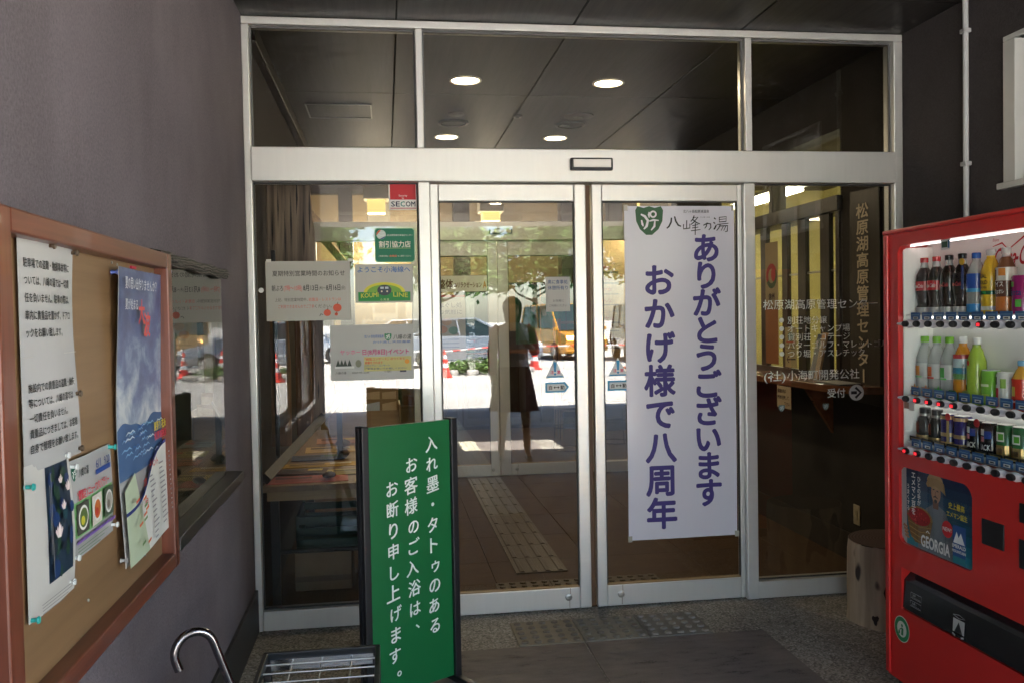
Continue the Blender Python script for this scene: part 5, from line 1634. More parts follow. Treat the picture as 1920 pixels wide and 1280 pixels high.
def stone(label, x, y, z, r, sd):
    m = bmesh.new(); bmesh.ops.create_icosphere(m, subdivisions=2, radius=1)
    rg = random.Random(sd)
    ph = [rg.random() * 6 for _ in range(6)]
    for v in m.verts:
        k = 1 + .08 * math.sin(v.co.x * 3 + ph[0]) + .08 * math.sin(v.co.y * 4 + ph[1]) + .06 * math.sin(v.co.z * 5 + ph[2])
        v.co = Vector((v.co.x * r * k, v.co.y * r * .8 * k, (v.co.z * r * .55 * k)))
    me = bpy.data.meshes.new('stone'); m.to_mesh(me); m.free()
    me.polygons.foreach_set('use_smooth', [True] * len(me.polygons))
    me.materials.append(pm((0.085 + .02 * rg.random(), 0.062, 0.048), 0.7, var=0.3, nscale=25, bump=0.5))
    o = link('stone', me); o.location = (x, y, z + r * .5)
    o.rotation_euler = (0, 0, rg.random() * 3)
    tag(o, label, 'stone', 'dark paperweight stones on the display table')
for i, (x, y, r, lab) in enumerate(((-.30, .25, .035, 'dark stone on the pinkish leaflet'), (-.12, .50, .042, 'larger dark stone in the middle of the table'), (.0, .44, .04, 'lower stone of the pair at the table\'s right'), (-.02, .68, .03, 'upper smaller stone of the pair at the right'), (-.26, .95, .045, 'flat dark stone behind the yellow leaflet'), (-.06, .25, .03, 'dark stone near the table\'s front right'), (-.28, 1.35, .05, 'dark stone toward the back of the table'))):
    stone(lab, x, y, TZ + .007, r, i)
# crates and boxes below
cr = thing('plastic_crate', 'dark green plastic crate under the display table', 'crate', (-.2, .75, .0))
gm = pm((0.012, 0.06, 0.045), 0.4)
for z in (.24, .30, .36):
    m = MB(); m.box(-.3, .3, -.2, -.185, z, z + .04, gm); m.box(-.3, .3, .185, .2, z, z + .04, gm); m.box(-.3, -.285, -.185, .185, z, z + .04, gm); m.box(.285, .3, -.185, .185, z, z + .04, gm)
    m.build('slat_ring', cr)
MB().box(-.3, .3, -.2, .2, .2205, .238, gm).build('base', cr)
for x in (-.3, .285):
    for y in (-.2, .185):
        MB().box(x, x + .015, y, y + .015, .24, .41, gm).build('corner_post', cr)
for k, (x, y, w_, d_, h_, lab) in enumerate(((-.36, .72, .30, .34, .22, 'brown cardboard carton under the table on the left'), (-.03, .75, .28, .36, .22, 'cardboard carton with red band under the table on the right'))):
    bo = thing('carton', lab, 'box', (x, y, 0), group='cartons under the display table')
    cm_ = pm((0.30, 0.20, 0.115), 0.8, var=0.1)
    MB().box(-w_ / 2, w_ / 2, -d_ / 2, d_ / 2, .001, h_ - .004, cm_).build('body', bo, bevel=.003)
    MB().box(-w_ / 2, -.002, -d_ / 2, d_ / 2, h_ - .0035, h_ - .001, cm_).build('flap', bo)
    MB().box(.002, w_ / 2, -d_ / 2, d_ / 2, h_ - .0035, h_ - .001, cm_).build('flap', bo)
    MB().box(-w_ / 2 + .002, w_ / 2 - .002, -d_ / 2 - .0012, -d_ / 2 - .0004, .05, .08, ink(150, 50, 42) if k else ink(110, 90, 70)).build('printed_band', bo)
# weathered slabs of wood shown at the left
def slab(nm, label, outline, x, y, z, th, mat, rz, cracks=0, sd=0):
    t = thing(nm, label, 'wood slab', (x, y, z), rz)
    MB().prism([(a, 0, b) for a, b in outline], (0, th, 0), mat).build('board', t, bevel=.006)
    rg = random.Random(sd)
    xs_ = [p[0] for p in outline]; zs_ = [p[1] for p in outline]
    for i in range(cracks):
        cx_ = min(xs_) + (max(xs_) - min(xs_)) * (i + .8) / (cracks + .6)
        za = min(zs_) + (max(zs_) - min(zs_)) * (.12 + .5 * rg.random()); L = .12 + .22 * rg.random()
        m = MB(); w_ = .004 + .004 * rg.random()
        m.add([(cx_ - .002, -.0012, za), (cx_ + w_, -.0012, za + L * .45), (cx_ + .002, -.0012, za + L), (cx_ - w_ * .6, -.0012, za + L * .5)], [(0, 1, 2, 3)], pm((0.008, 0.006, 0.005), 0.9))
        m.build('crack', t)
    return t
slab('weathered_slab', 'grey weathered split-wood slab at the top of the left pane', [(.0, .05), (.05, .03), (.1, .0), (.16, .035), (.235, .0), (.245, .25), (.225, .5), (.19, .62), (.0, .63)], -.605, .50, 1.66, .05, M_OLDWOOD, R(8), 7, 3)
slab('carved_post', 'brown carved wooden post standing behind the hours notice', [(0, 0), (.10, 0), (.105, .4), (.09, .82), (.05, .9), (.005, .86)], -.60, .44, .80, .05, M_OLDWOOD2, R(4), 2, 8)
slab('brown_board', 'plain brown board standing below the hours notice', [(0, 0), (.085, .02), (.085, .78), (.0, .8)], -.49, .62, .83, .03, M_OLDWOOD2, R(-6), 0, 9)
slab('split_log_slab', 'split log slab with rough bark edge standing on the sloping rail', [(0, .0), (.05, .05), (.10, .09), (.14, .16), (.135, .5), (.145, .75), (.08, .8), (.02, .78), (-.005, .4)], -.43, .72, .855, .05, M_OLDWOOD, R(-10), 4, 12)
slab('narrow_dark_post', 'narrow dark upright post at the far left edge', [(0, 0), (.022, 0), (.022, 1.05), (0, 1.05)], -.565, .30, .76, .02, M_BLACK, 0, 0, 1)
t = thing('sloping_rail', 'dark sloping wooden rail rising behind the left pane', 'rail')
MB().path([(-.60, .17, .68), (-.27, .92, 1.0)], .032, M_DARKWOODY, 4).build('rail', t)
MB().box(-.292, -.262, .90, .93, .65, .985, M_DARKWOOD).build('prop', t)
seat(t, (-.5, .2, .66))
# leaflets standing in a rack at the back of the table, and rolled paper
lr = thing('leaflet_rack', 'pine leaflet rack with white folded sheets at the back of the table', 'rack', (-.16, 2.12, TZ + .006))
for i in range(3):
    MB().prism([(-.24, -.16 + .13 * i, .0), (.24, -.16 + .13 * i, .0), (.24, -.15 + .13 * i, .16 + .07 * i), (-.24, -.15 + .13 * i, .16 + .07 * i)], (0, .012, 0), M_PINE).build('rack_board', lr)
    for j in range(4):
        col = rng.choice(((226, 226, 222), (210, 218, 226), (220, 196, 160), (120, 150, 170)))
        MB().prism([(-.23 + .118 * j, -.09 + .13 * i, .01), (-.13 + .118 * j, -.09 + .13 * i, .01), (-.13 + .118 * j, -.075 + .13 * i, .20 + .07 * i + .03 * rng.random()), (-.23 + .118 * j, -.075 + .13 * i, .20 + .07 * i)], (0, .004, 0), ink(*col)).build('folded_sheet', lr)
for sx in (-.25, .242):
    MB().box(sx, sx + .008, -.18, .2, 0, .2, M_PINEZ).build('side', lr)

# reception sign board with raised cream letters
t = thing('hanging_sign_board', 'tall dark wooden board with raised cream vertical lettering inside the right pane', 'sign board', (2.642, .315, .93), R(-90))
MB().prism([(-.155, 0, .01), (.15, 0, .0), (.158, 0, .6), (.15, 0, 1.19), (-.15, 0, 1.2), (-.16, 0, .7)], (0, .016, 0), M_DARKWOOD).build('board', t, bevel=.004)
s = Sheet((0, -.004, 0), X3, Z3)
s.vtext('松原湖高原管理センター', -.01, 1.075, .088, .0915, pm((0.66, 0.55, 0.40), 0.6, var=0.1), .02, res=3, aspect=1.5)
s.done(t)
# reception window poster, notes, counter things
t, s = sheet_thing('apple_poster', 'cream poster with red and green round mark in the reception window', 'poster', (2.632, 1.585, 1.10), (0, -1, 0), Z3, .20, .83, pm((0.40, 0.30, 0.17), 0.6, var=0.06))
s.k = 3
s.ring(.10, .60, .05, .085, ink(170, 34, 40), 20, 30, 210); s.ring(.10, .60, .05, .085, ink(40, 90, 60), 20, 210, 390); s.disc(.13, .61, .035, .05, ink(180, 40, 44), 16)
s.text('信州', .1, .44, .05, INK, .03, align='c')
s.rect(.0, .0, .2, .38, ink(150, 92, 46)); s.rect(.0, .385, .2, .395, ink(120, 90, 60))
s.done(t); seat(t, (2.632, 1.5, 1.1))
t, s = sheet_thing('arrow_notice', 'tan notice with a left-pointing arrow in the reception window', 'notice', (2.632, 1.285, 1.09), (0, -1, 0), Z3, .165, .26, pm((0.46, 0.38, 0.20), 0.6, var=0.06))
s.k = 3
s.stroke([(.15, .055), (.03, .05)], .008, INK); s.stroke([(.055, .075), (.025, .05), (.055, .03)], .008, INK)
for k in range(3):
    s.stroke([(.02, .1 + .022 * k), (.14, .1 + .022 * k)], .006, ink(110, 90, 60))
s.disc(.08, .20, .04, .03, ink(96, 130, 110)); s.rect(.02, .16, .15, .17, ink(190, 90, 60))
s.done(t); seat(t, (2.632, 1.2, 1.09))
t, s = sheet_thing('counter_note', 'small paper note hanging from the reception counter edge', 'note', (2.426, .97, .862), (0, -1, 0), Z3, .19, .135, pm((0.55, 0.43, 0.28), 0.6, var=0.05))
s.k = 3
s.text('御用の方は', .012, .094, .028, INK, .03, width=.11); s.text('呼鈴を押して', .012, .055, .028, INK, .03, width=.15); s.text('下さい', .1, .018, .026, INK, .03, width=.075)
s.done(t); seat(t, (2.426, .88, .862))
t = thing('brochure_stand', 'clear brochure stand with dark blue brochures on the reception counter', 'stand', (2.55, .75, 1.0425), R(-100))
MB().prism([(-.09, 0, 0), (.09, 0, 0), (.09, .05, .24), (-.09, .05, .24)], (0, .003, 0), clearish('acrylic', (.8, .82, .8), .25)).build('front_plate', t)
MB().prism([(-.085, .006, .01), (.0, .006, .01), (.0, .062, .27), (-.085, .062, .27)], (0, .012, 0), ink(44, 60, 92)).build('brochure', t)
MB().prism([(.004, .006, .01), (.085, .006, .01), (.085, .062, .28), (.004, .062, .28)], (0, .012, 0), ink(205, 160, 110)).build('brochure', t)
MB().box(-.09, .09, .0, .11, -.0, .005, clearish('acrylic2', (.8, .82, .8), .25)).build('base', t)
t = thing('paper_tray', 'thin dark paper tray lying on the reception counter', 'tray', (2.535, .42, 1.0425))
MB().box(-.07, .07, -.15, .13, 0, .006, M_BLACK).build('tray', t)
MB().box(-.062, .062, -.14, .12, .0065, .010, M_PAPER).build('sheets', t)

# ================================================================== LOBBY
BEIGE = pm((0.56, 0.44, 0.25), 0.8, var=0.06, nscale=2)
lb = thing('lobby_room', 'beige lobby walls beyond the inner doors', 'room')
q = MB()
q.box(-3.2, 6.0, 8.3, 8.5, 0, 3.4, BEIGE); q.box(-3.3, -3.2, 3.82, 8.3, 0, 3.4, BEIGE); q.box(6.0, 6.1, 3.82, 8.3, 0, 3.4, BEIGE)
q.box(-3.3, XL - .2, 3.7, 3.82, 0, 3.4, BEIGE); q.box(2.79, 6.1, 4.62, 4.72, 0, 3.4, BEIGE); q.box(2.66, 2.79, 3.7, 4.72, 0, 3.4, BEIGE)
q.box(XL, 2.65, 3.7, 3.80, 2.862, 3.4, BEIGE)
q.build('wall_face', lb)
MB().box(-3.3, 6.1, 3.80, 8.5, 3.4, 3.5, pm((0.20, 0.185, 0.16), 0.8, var=0.1)).build('lobby_ceiling', lb)
for y in (4.9, 6.2, 7.5):
    MB().box(-3.2, 6.0, y, y + .14, 3.1, 3.399, wood('beam_%d' % int(y * 10), (0.05, 0.042, 0.035), (0.13, 0.11, 0.09), 'x', .5, .6)).build('ceiling_beam', lb)
MB().box(.3, 6.0, 8.24, 8.299, 2.45, 2.62, M_DARKWOODY).build('wall_plate', lb)
MB().box(-3.2, 6.0, 8.27, 8.299, 0, 1.25, M_DARKWOOD).build('wainscot', lb)
MB().box(2.6, 4.4, 6.575, 6.599, 0, .75, M_DARKWOOD).build('wainscot', lb)
seat(lb, (1.0, 6.0, 0))
for lab, x, y, w_ in (('dark timber column left in the lobby, beside the lantern', -.55, 6.9, .17), ('dark timber column behind the left inner door', .93, 7.6, .22), ('dark timber column behind the right inner door', 2.28, 7.0, .24), ('dark timber column right of the green curtain', 3.15, 7.9, .2)):
    t = tag(MB().box(x, x + w_, y, y + w_, -.001, 3.099, M_DARKWOOD).build('timber_column', bevel=.008), lab, 'column', 'timber columns in the lobby')
t = tag(MB().path([(-.47, 6.98, 2.2), (-1.2, 6.98, 3.08)], .09, M_OLDWOOD, 4).build('timber_brace'), 'slanting timber brace under the lobby ceiling', 'brace')
# paper lantern pendants
def lantern(label, x, y, z, h, w_=.30):
    t = thing('pendant_lantern', label, 'pendant lamp', (x, y, z), group='paper lanterns in the lobby')
    MB().path([(0, 0, h + .16), (0, 0, 3.399 - z)], .006, M_BLACK, 6).build('cord', t)
    MB().box(-w_ / 2, w_ / 2, -w_ / 2, w_ / 2, h * .5, h + .16, pm((0.70, 0.66, 0.55), 0.7, var=0.05)).build('outer_shade', t, bevel=.01)
    MB().box(-w_ * .36, w_ * .36, -w_ * .36, w_ * .36, 0, h * .495, pm((1, .8, .4), 0.6, var=0, emit=.10, ecol=(1.0, 0.72, 0.22, 1))).build('glowing_shade', t, bevel=.01)
    lamp_light('lantern_lamp', t, (0, 0, -.12), 3.2, (1.0, .82, .58), 'POINT', .16)
lantern('paper lantern left of the security sticker, glowing at its foot', -.08, 6.5, 2.72, .32)
lantern('lower paper lantern behind the green sticker', -.06, 7.7, 2.55, .26)
lantern('paper lantern above the inner door sensor', 1.30, 6.5, 2.62, .22)
lantern('paper lantern over the right side of the lobby', 3.2, 6.2, 2.7, .26)
cb_ = thing('lobby_counter', 'long dark wooden lobby counter behind the inner doors', 'counter', (.15, 7.15, 0))
for k in range(4):
    MB().box(.62 * k, .62 * k + .612, 0, .5, .06, .98, M_DARKWOOD).build('front_panel', cb_, bevel=.006)
MB().box(-.03, 2.5, -.04, .54, .981, 1.02, M_COUNTER).build('counter_top', cb_, bevel=.004)
MB().box(0.02, 2.46, .04, .48, -.002, .059, M_BLACK).build('plinth', cb_)
# green noren curtain
nr = thing('noren_curtain', 'green split door curtain with pale swirl hanging in the lobby', 'curtain', (1.58, 6.45, 0))
MB().path([(-.08, 0, 1.86), (1.02, 0, 1.86)], .014, M_DARKWOOD, 8).build('rod', nr)
for i in range(3):
    N = 10
    vs = []
    for j in range(2):
        for k in range(N + 1):
            x = .32 * i + .305 * k / N
            vs.append((x, .012 * math.sin(k * .9 + i), 1.85 if j else 1.12))
    m = MB(); m.add(vs, [(k, k + 1, N + 2 + k, N + 1 + k) for k in range(N)], pm((0.02, 0.24, 0.12), 0.8, var=0.1)); m.add([(x, y + .004, z) for x, y, z in vs], [tuple(reversed((k, k + 1, N + 2 + k, N + 1 + k))) for k in range(N)], pm((0.02, 0.24, 0.12), 0.8, var=0.1))
    m.build('cloth_panel', nr)
s = Sheet((0, -.018, 0), X3, Z3); s.k = 4
s.stroke([(.12, 1.68), (.24, 1.66), (.34, 1.58), (.36, 1.46)], [.03, .06, .07, .05], ink(196, 206, 190)); s.stroke([(.30, 1.72), (.40, 1.70), (.48, 1.64)], [.03, .05, .03], ink(196, 206, 190)); s.disc(.22, 1.55, .03, .04, ink(196, 206, 190))
s.done(nr, 'swirl_mark')
s = Sheet((.62, -.02, 0), X3, Z3); s.k = 4
# second curtain left, lettered
n2 = thing('lettered_curtain', 'dark green curtain with white vertical lettering behind the left inner door', 'curtain', (.95, 6.7, 0))
MB().box(0, .50, 0, .006, 1.02, 1.78, pm((0.012, 0.10, 0.085), 0.8, var=0.1)).build('cloth_panel', n2)
MB().path([(-.04, .003, 1.79), (.54, .003, 1.79)], .014, M_DARKWOOD, 8).build('rod', n2)
s = Sheet((0, -.002, 0), X3, Z3); s.k = 3
s.vtext('すっぽ', .40, 1.50, .12, .13, ink(215, 222, 212), .02); s.done(n2)
# strip banner of the massage corner
YG = Y2 - .0065
t, s = sheet_thing('massage_banner', 'white strip banner with brown lettering on the left inner door', 'banner', (.455, YG, 1.69), X3, Z3, .47, .145, M_WHITE)
s.k = 3
s.text('整体', .02, .035, .09, ink(96, 50, 34), .03, width=.14); s.text('&', .167, .042, .05, ink(110, 60, 40), .02, width=.03); s.text('リラクゼーション', .2, .04, .055, ink(110, 60, 44), .03, width=.22); s.text('A', .43, .03, .09, ink(200, 140, 60), .03, width=.035)
s.done(t); seat(t, (.69, YG, 1.69))
t, s = sheet_thing('massage_poster', 'pale poster with small round pictures below the strip banner', 'poster', (.40, YG, 1.08), X3, Z3, .32, .58, M_PAPER)
s.k = 3
s.rect(0, .56, .32, .58, ink(190, 80, 80)); s.text('ほぐし処', .08, .47, .05, ink(90, 80, 100), .02, width=.21); s.text('お気軽に', .08, .41, .045, ink(90, 80, 100), .02, width=.21)
for a, b, col in ((.15, .34, (205, 170, 140)), (.11, .27, (200, 150, 120)), (.21, .26, (110, 150, 130))):
    s.disc(a, b, .045, .036, ink(*col))
for k in range(4):
    s.stroke([(.05, .18 - .035 * k), (.26, .18 - .035 * k)], .009, ink(140, 140, 150))
s.done(t); seat(t, (.56, YG, 1.08))
# pine ladder rack and wire stools
rk = thing('pine_rack', 'light pine ladder rack with shelves behind the left door', 'rack', (2.02, 6.0, 0))
for x in (0, .32):
    for y in (0, .3):
        MB().box(x, x + .035, y, y + .035, 0, 1.42, M_PINEZ).build('upright', rk)
for z in (.32, .68, 1.02, 1.36):
    MB().box(.036, .319, .001, .334, z, z + .03, M_PINE).build('shelf', rk)
    if z < 1.3:
        for k in range(3):
            MB().box(.05 + .09 * k, .12 + .09 * k, .08, .2, z + .031, z + .09 + .05 * rng.random(), ink(*rng.choice(((150, 90, 50), (70, 40, 30), (200, 170, 110), (60, 50, 44))))).build('packet', rk)
def wire_stool(label, x, y):
    t = thing('wire_stool', label, 'stool', (x, y, 0), group='wire display stools in the lobby')
    for r, z in ((.17, .46), (.20, .02), (.18, .26)):
        MB().path([(r * math.cos(R(20 * i)), r * math.sin(R(20 * i)), z) for i in range(18)], .006, M_BLACK, 6, closed=True).build('ring', t)
    for k in range(4):
        w_ = R(90 * k + 20)
        MB().path([(.17 * math.cos(w_), .17 * math.sin(w_), .46), (.2 * math.cos(w_), .2 * math.sin(w_), .012)], .006, M_BLACK, 6).build('leg', t)
    MB().lathe([(.16, .462), (.165, .475), (.14, .485)], M_DARKWOOD, 20).build('seat', t)
wire_stool('wire stool nearest the inner doors', 1.95, 5.1)
wire_stool('wire stool beside the pine rack', 2.55, 5.5)
# yellow and green shop shelves seen through the left pane
YEL, GR2 = pm((0.66, 0.56, 0.22), 0.6, var=0.06), pm((0.02, 0.28, 0.12), 0.6, var=0.08)
sh = thing('yellow_cabinet', 'tall yellow display cabinet with green bands in the lobby', 'cabinet', (-1.02, 6.45, 0))
for nm, x0, x1, z0, z1, m_ in (('panel', 0, .42, 0, .45, YEL), ('band', 0, .42, .4505, .62, GR2), ('panel', 0, .42, .6205, .93, YEL), ('band', 0, .42, .9305, 1.12, GR2), ('panel', 0, .42, 1.1205, 2.1, YEL)):
    MB().box(x0, x1, 0, .3, z0, z1, m_).build(nm, sh, bevel=.003)
ss = thing('goods_shelf', 'wooden goods shelf with packed items in the lobby', 'shelf', (-.58, 5.75, 0))
for z in (.12, .45, .78, 1.1):
    MB().box(0, .98, 0, .34, z, z + .025, M_PINE).build('shelf_board', ss)
for x in (0, .478, .955):
    MB().box(x, x + .025, .341, .36, 0, 1.3, M_PINEZ).build('upright', ss)
MB().box(.025, .95, .362, .37, .1, 1.28, BEIGE).build('back_board', ss)
for lev, z in enumerate((.146, .476, .806, 1.126)):
    x = .03
    while x < .86:
        w_ = .07 + .1 * rng.random()
        MB().box(x, x + w_, .03 + .05 * rng.random(), .28, z, z + .08 + .15 * rng.random(), ink(*rng.choice(((150, 100, 60), (60, 44, 36), (210, 180, 120), (190, 190, 180), (40, 56, 60), (170, 60, 44), (90, 110, 70))))).build('packet', ss)
        x += w_ + .02
# notices pinned on the wall behind the right door
tag(MB().box(2.575, 4.4, 6.6, 6.7, -.001, 2.6, BEIGE).build('partition_wall'), 'beige partition wall with tan posters behind the right door', 'wall')
for i, (x, z, w_, h_, lab) in enumerate(((2.60, 1.5, .46, .62, 'tan poster with dark bands behind the banner\'s left edge'), (2.62, .98, .44, .48, 'tan poster with red lettering low behind the banner'))):
    t, s = sheet_thing('wall_poster', lab, 'poster', (x, 6.592, z), X3, Z3, w_, h_, pm((0.42, 0.32, 0.18), 0.7, var=0.06))
    s.k = 3
    for k in range(4):
        s.rect(.03, h_ * (.12 + .22 * k), w_ * .7, h_ * (.15 + .22 * k), ink(60, 44, 36))
        s.text('イヤな' if k % 2 else 'こんな', .06, h_ * (.19 + .22 * k), .06, ink(150, 44, 40), .03)
    s.done(t); seat(t, (x, 6.592, z))

# ================================================================== OUTSIDE, SEEN MIRRORED IN THE GLASS
def car(nm, label, x, y, rz, col, kind='sedan', group='cars parked in the lot'):
    t = thing(nm, label, 'car', (x, y, -.03), rz, group)
    paint = pm(c(*col), .22, .3, var=.03, coat=.6)
    gl = pm((0.02, 0.03, 0.035), 0.05, var=0)
    L, W2 = (4.4, .84) if kind != 'van' else (4.5, .85)
    prof = {'sedan': [(-2.2, .30, .62), (-2.1, .2, .88), (-1.2, .2, .93), (-.9, .2, .95), (1.0, .2, .93), (1.2, .2, .90), (2.05, .22, .72), (2.2, .32, .55)],
            'van': [(-2.25, .3, .9), (-2.2, .22, 1.05), (-1.0, .2, 1.08), (0, .2, 1.08), (1.2, .2, 1.05), (1.5, .2, 1.0), (2.1, .24, .85), (2.25, .34, .65)],
            'jeep': [(-1.9, .45, .95), (-1.85, .4, 1.08), (-1.0, .38, 1.08), (0, .38, 1.08), (.7, .38, 1.06), (.8, .38, 1.02), (1.75, .4, .98), (1.8, .45, .75)]}[kind]
    roof = {'sedan': [(-1.75, .95, .70), (-1.0, 1.40, .58), (.2, 1.44, .58), (1.15, .92, .70)], 'van': [(-2.22, 1.07, .80), (-2.1, 1.85, .70), (.7, 1.88, .70), (1.6, 1.0, .78)], 'jeep': [(-1.86, 1.08, .76), (-1.82, 1.80, .68), (.45, 1.80, .68), (.72, 1.05, .76)]}[kind]
    vs, fs = [], []
    for (px, zb, zt) in prof:
        w_ = W2 * (.90 if abs(px) > 2.0 else 1.0)
        for sx, z in ((-.94, zb), (-1.0, (zb + zt) / 2), (-.95, zt), (.95, zt), (1.0, (zb + zt) / 2), (.94, zb)):
            vs.append((px, sx * w_, z))
    n = len(prof)
    for i in range(n - 1):
        for k in range(6):
            fs.append((i * 6 + k, i * 6 + (k + 1) % 6, (i + 1) * 6 + (k + 1) % 6, (i + 1) * 6 + k))
    fs += [tuple(range(6)), tuple((n - 1) * 6 + k for k in range(5, -1, -1))]
    m = MB(); m.add(vs, [tuple(reversed(f)) for f in fs], paint); m.build('body', t, bevel=.03)
    (ax, az, aw), (bx_, bz, bw), (dx, dz, dw), (ex, ez, ew) = roof
    def quad(nm2, pts, mat):
        mm = MB(); mm.add(pts, [tuple(range(len(pts)))], mat); mm.build(nm2, t)
    quad('windscreen', [(ex, -ew, ez), (ex, ew, ez), (dx, dw, dz), (dx, -dw, dz)], gl)
    quad('rear_window', [(ax, aw, az), (ax, -aw, az), (bx_, -bw, bz), (bx_, bw, bz)], gl)
    for sx in (-1, 1):
        p = [(ax, sx * aw, az), (ex, sx * ew, ez), (dx, sx * dw, dz), (bx_, sx * bw, bz)]
        quad('side_window', p if sx < 0 else p[::-1], gl)
        for q0, q1 in ((p[0], p[3]), (p[1], p[2]), (((ax + ex) / 2, sx * aw, az), ((bx_ + dx) / 2, sx * bw, bz))):
            MB().path([Vector(q0) + Vector((0, sx * .004, 0)), Vector(q1) + Vector((0, sx * .004, 0))], .03, paint, 6).build('pillar', t)
        MB().box(2.02 if kind != 'jeep' else 1.74, 2.2 if kind != 'jeep' else 1.82, sx * .55 - .16, sx * .55 + .16, .58, .70, pm((0.8, 0.82, 0.84), 0.1)).build('headlight', t, bevel=.02)
        MB().box(ex - .05, ex + .1, sx * (ew + .12) - .07, sx * (ew + .12) + .07, ez, ez + .12, paint).build('mirror', t, bevel=.02)
    r = MB()
    r.prism([(bx_, -bw, bz), (dx, -dw, dz), (dx, dw, dz), (bx_, bw, bz)], (0, 0, .05), paint)
    r.build('roof', t, bevel=.02)
    R0 = .31 if kind != 'jeep' else .36
    for wx_ in (-1.32, 1.35) if kind != 'jeep' else (-1.15, 1.2):
        for sx in (-1, 1):
            w_ = MB(); w_.lathe([(R0 * .62, -.09), (R0 * .94, -.1), (R0, -.06), (R0, .06), (R0 * .94, .1), (R0 * .62, .09)], M_RUBBER, 24)
            w_.v = [(a, c_, b) for a, b, c_ in w_.v]; w_.f = [tuple(reversed(f)) for f in w_.f]
            wo = w_.build('wheel', t, smooth=True); wo.location = (wx_, sx * (W2 - .08), R0 + .001)
            h = MB(); h.lathe([(R0 * .6, -.095), (R0 * .2, -.08), (R0 * .2, .08), (R0 * .6, .095)], M_STEEL, 16)
            h.v = [(a, c_, b) for a, b, c_ in h.v]; h.build('rim', wo)
    return t
car('parked_sedan', 'grey sedan mirrored in the left sliding door', 2.6, -23.0, R(8), (150, 158, 168))
car('parked_sedan', 'white car behind the grey sedan in the reflection', 1.2, -30.5, R(0), (225, 228, 230))
car('parked_sedan', 'pale silver car at the left of the reflected lot', -3.2, -27.5, R(-6), (190, 195, 200))
car('parked_wagon', 'yellow-ochre van mirrored right of the grey sedan', 6.3, -27.0, R(80), (214, 150, 50), 'van')
car('off_road_car', 'dark blue off-road car at the right of the reflected lot', 8.6, -24.5, R(95), (34, 48, 66), 'jeep')
car('white_van', 'white van parked farther right in the reflected lot', 12.5, -26.0, R(85), (222, 224, 226), 'van')
def cone(label, x, y):
    t = thing('traffic_cone', label, 'traffic cone', (x, y, -.03), group='traffic cones around the works')
    OR, WH = pm((0.75, 0.06, 0.04), 0.45), pm((0.8, 0.8, 0.78), 0.4)
    MB().box(-.19, .19, -.19, .19, 0, .04, OR).build('base', t, bevel=.01)
    rr = lambda z: .14 - .115 * (z - .04) / .66
    for z0, z1, m_ in ((.041, .25, OR), (.2505, .36, WH), (.3605, .48, OR), (.4805, .57, WH), (.5705, .70, OR)):
        MB().lathe([(rr(z0), z0), (rr(z1), z1)], m_, 16).build('cone_band', t, smooth=True)
cs = [('traffic cone mirrored low in the left door', 1.45, -18.0), ('traffic cone beside the mirrored woman, to her right', 4.15, -20.4), ('traffic cone in front of the grey sedan', 3.3, -21.2), ('traffic cone mirrored at the far left', -.6, -19.0), ('traffic cone farther right near the off-road car', 6.8, -19.8)]
for a in cs:
    cone(*a)
for i, (a, b) in enumerate(((0, 3), (0, 2), (1, 4))):
    p0, p1 = Vector((cs[a][1], cs[a][2], .62)), Vector((cs[b][1], cs[b][2], .62))
    t = thing('barrier_bar', ('red and white barrier bar at the left of the works', 'red and white barrier bar before the grey sedan', 'red and white barrier bar at the right of the works')[i], 'barrier', group='barrier bars between cones')
    N = 8
    for k in range(N):
        MB().path([p0.lerp(p1, k / N), p0.lerp(p1, (k + 1) / N)], .018, pm((0.75, 0.07, 0.05), 0.45) if k % 2 else M_WHITE, 8).build('bar_section', t)
    seat(t, tuple((p0 + p1) / 2))
# planting bed
bed = thing('planting_bed', 'green planting bed with stone edge before the parked cars', 'planting bed', (2.5, -19.3, -.03))
for i in range(14):
    a = i / 14 * 2 * math.pi
    MB().box(-.16, .16, -.1, .1, 0, .14, pm((0.35, 0.33, 0.3), 0.85, var=0.2, bump=0.5)).build('edge_stone', bed, bevel=.04).location = (1.3 * math.cos(a), .7 * math.sin(a), 0)
GL = [pm((0.075 * k, 0.14 * k, 0.025 * k), 0.7, var=0.3, nscale=3) for k in (.7, 1.0, 1.35)]
def leaves(nm, par, n, fn, size, sd):
    rg = random.Random(sd)
    m = MB()
    for i in range(n):
        p = Vector(fn(rg))
        d1 = Vector((rg.uniform(-1, 1), rg.uniform(-1, 1), rg.uniform(-.6, .6))).normalized() * size * rg.uniform(.6, 1.3)
        d2 = Vector((rg.uniform(-1, 1), rg.uniform(-1, 1), rg.uniform(-.6, .6))).normalized() * size * rg.uniform(.3, .7)
        m.add([p - d1, p - d2, p + d1, p + d2], [(0, 1, 2, 3)], rg.choice(GL))
    return m.build(nm, par)
def bedfn(rg):
    a, r = rg.random() * 6.283, math.sqrt(rg.random())
    return (1.15 * r * math.cos(a), .6 * r * math.sin(a), .05 + .42 * rg.random() * (1 - .5 * r))
leaves('foliage', bed, 1500, bedfn, .07, 3)
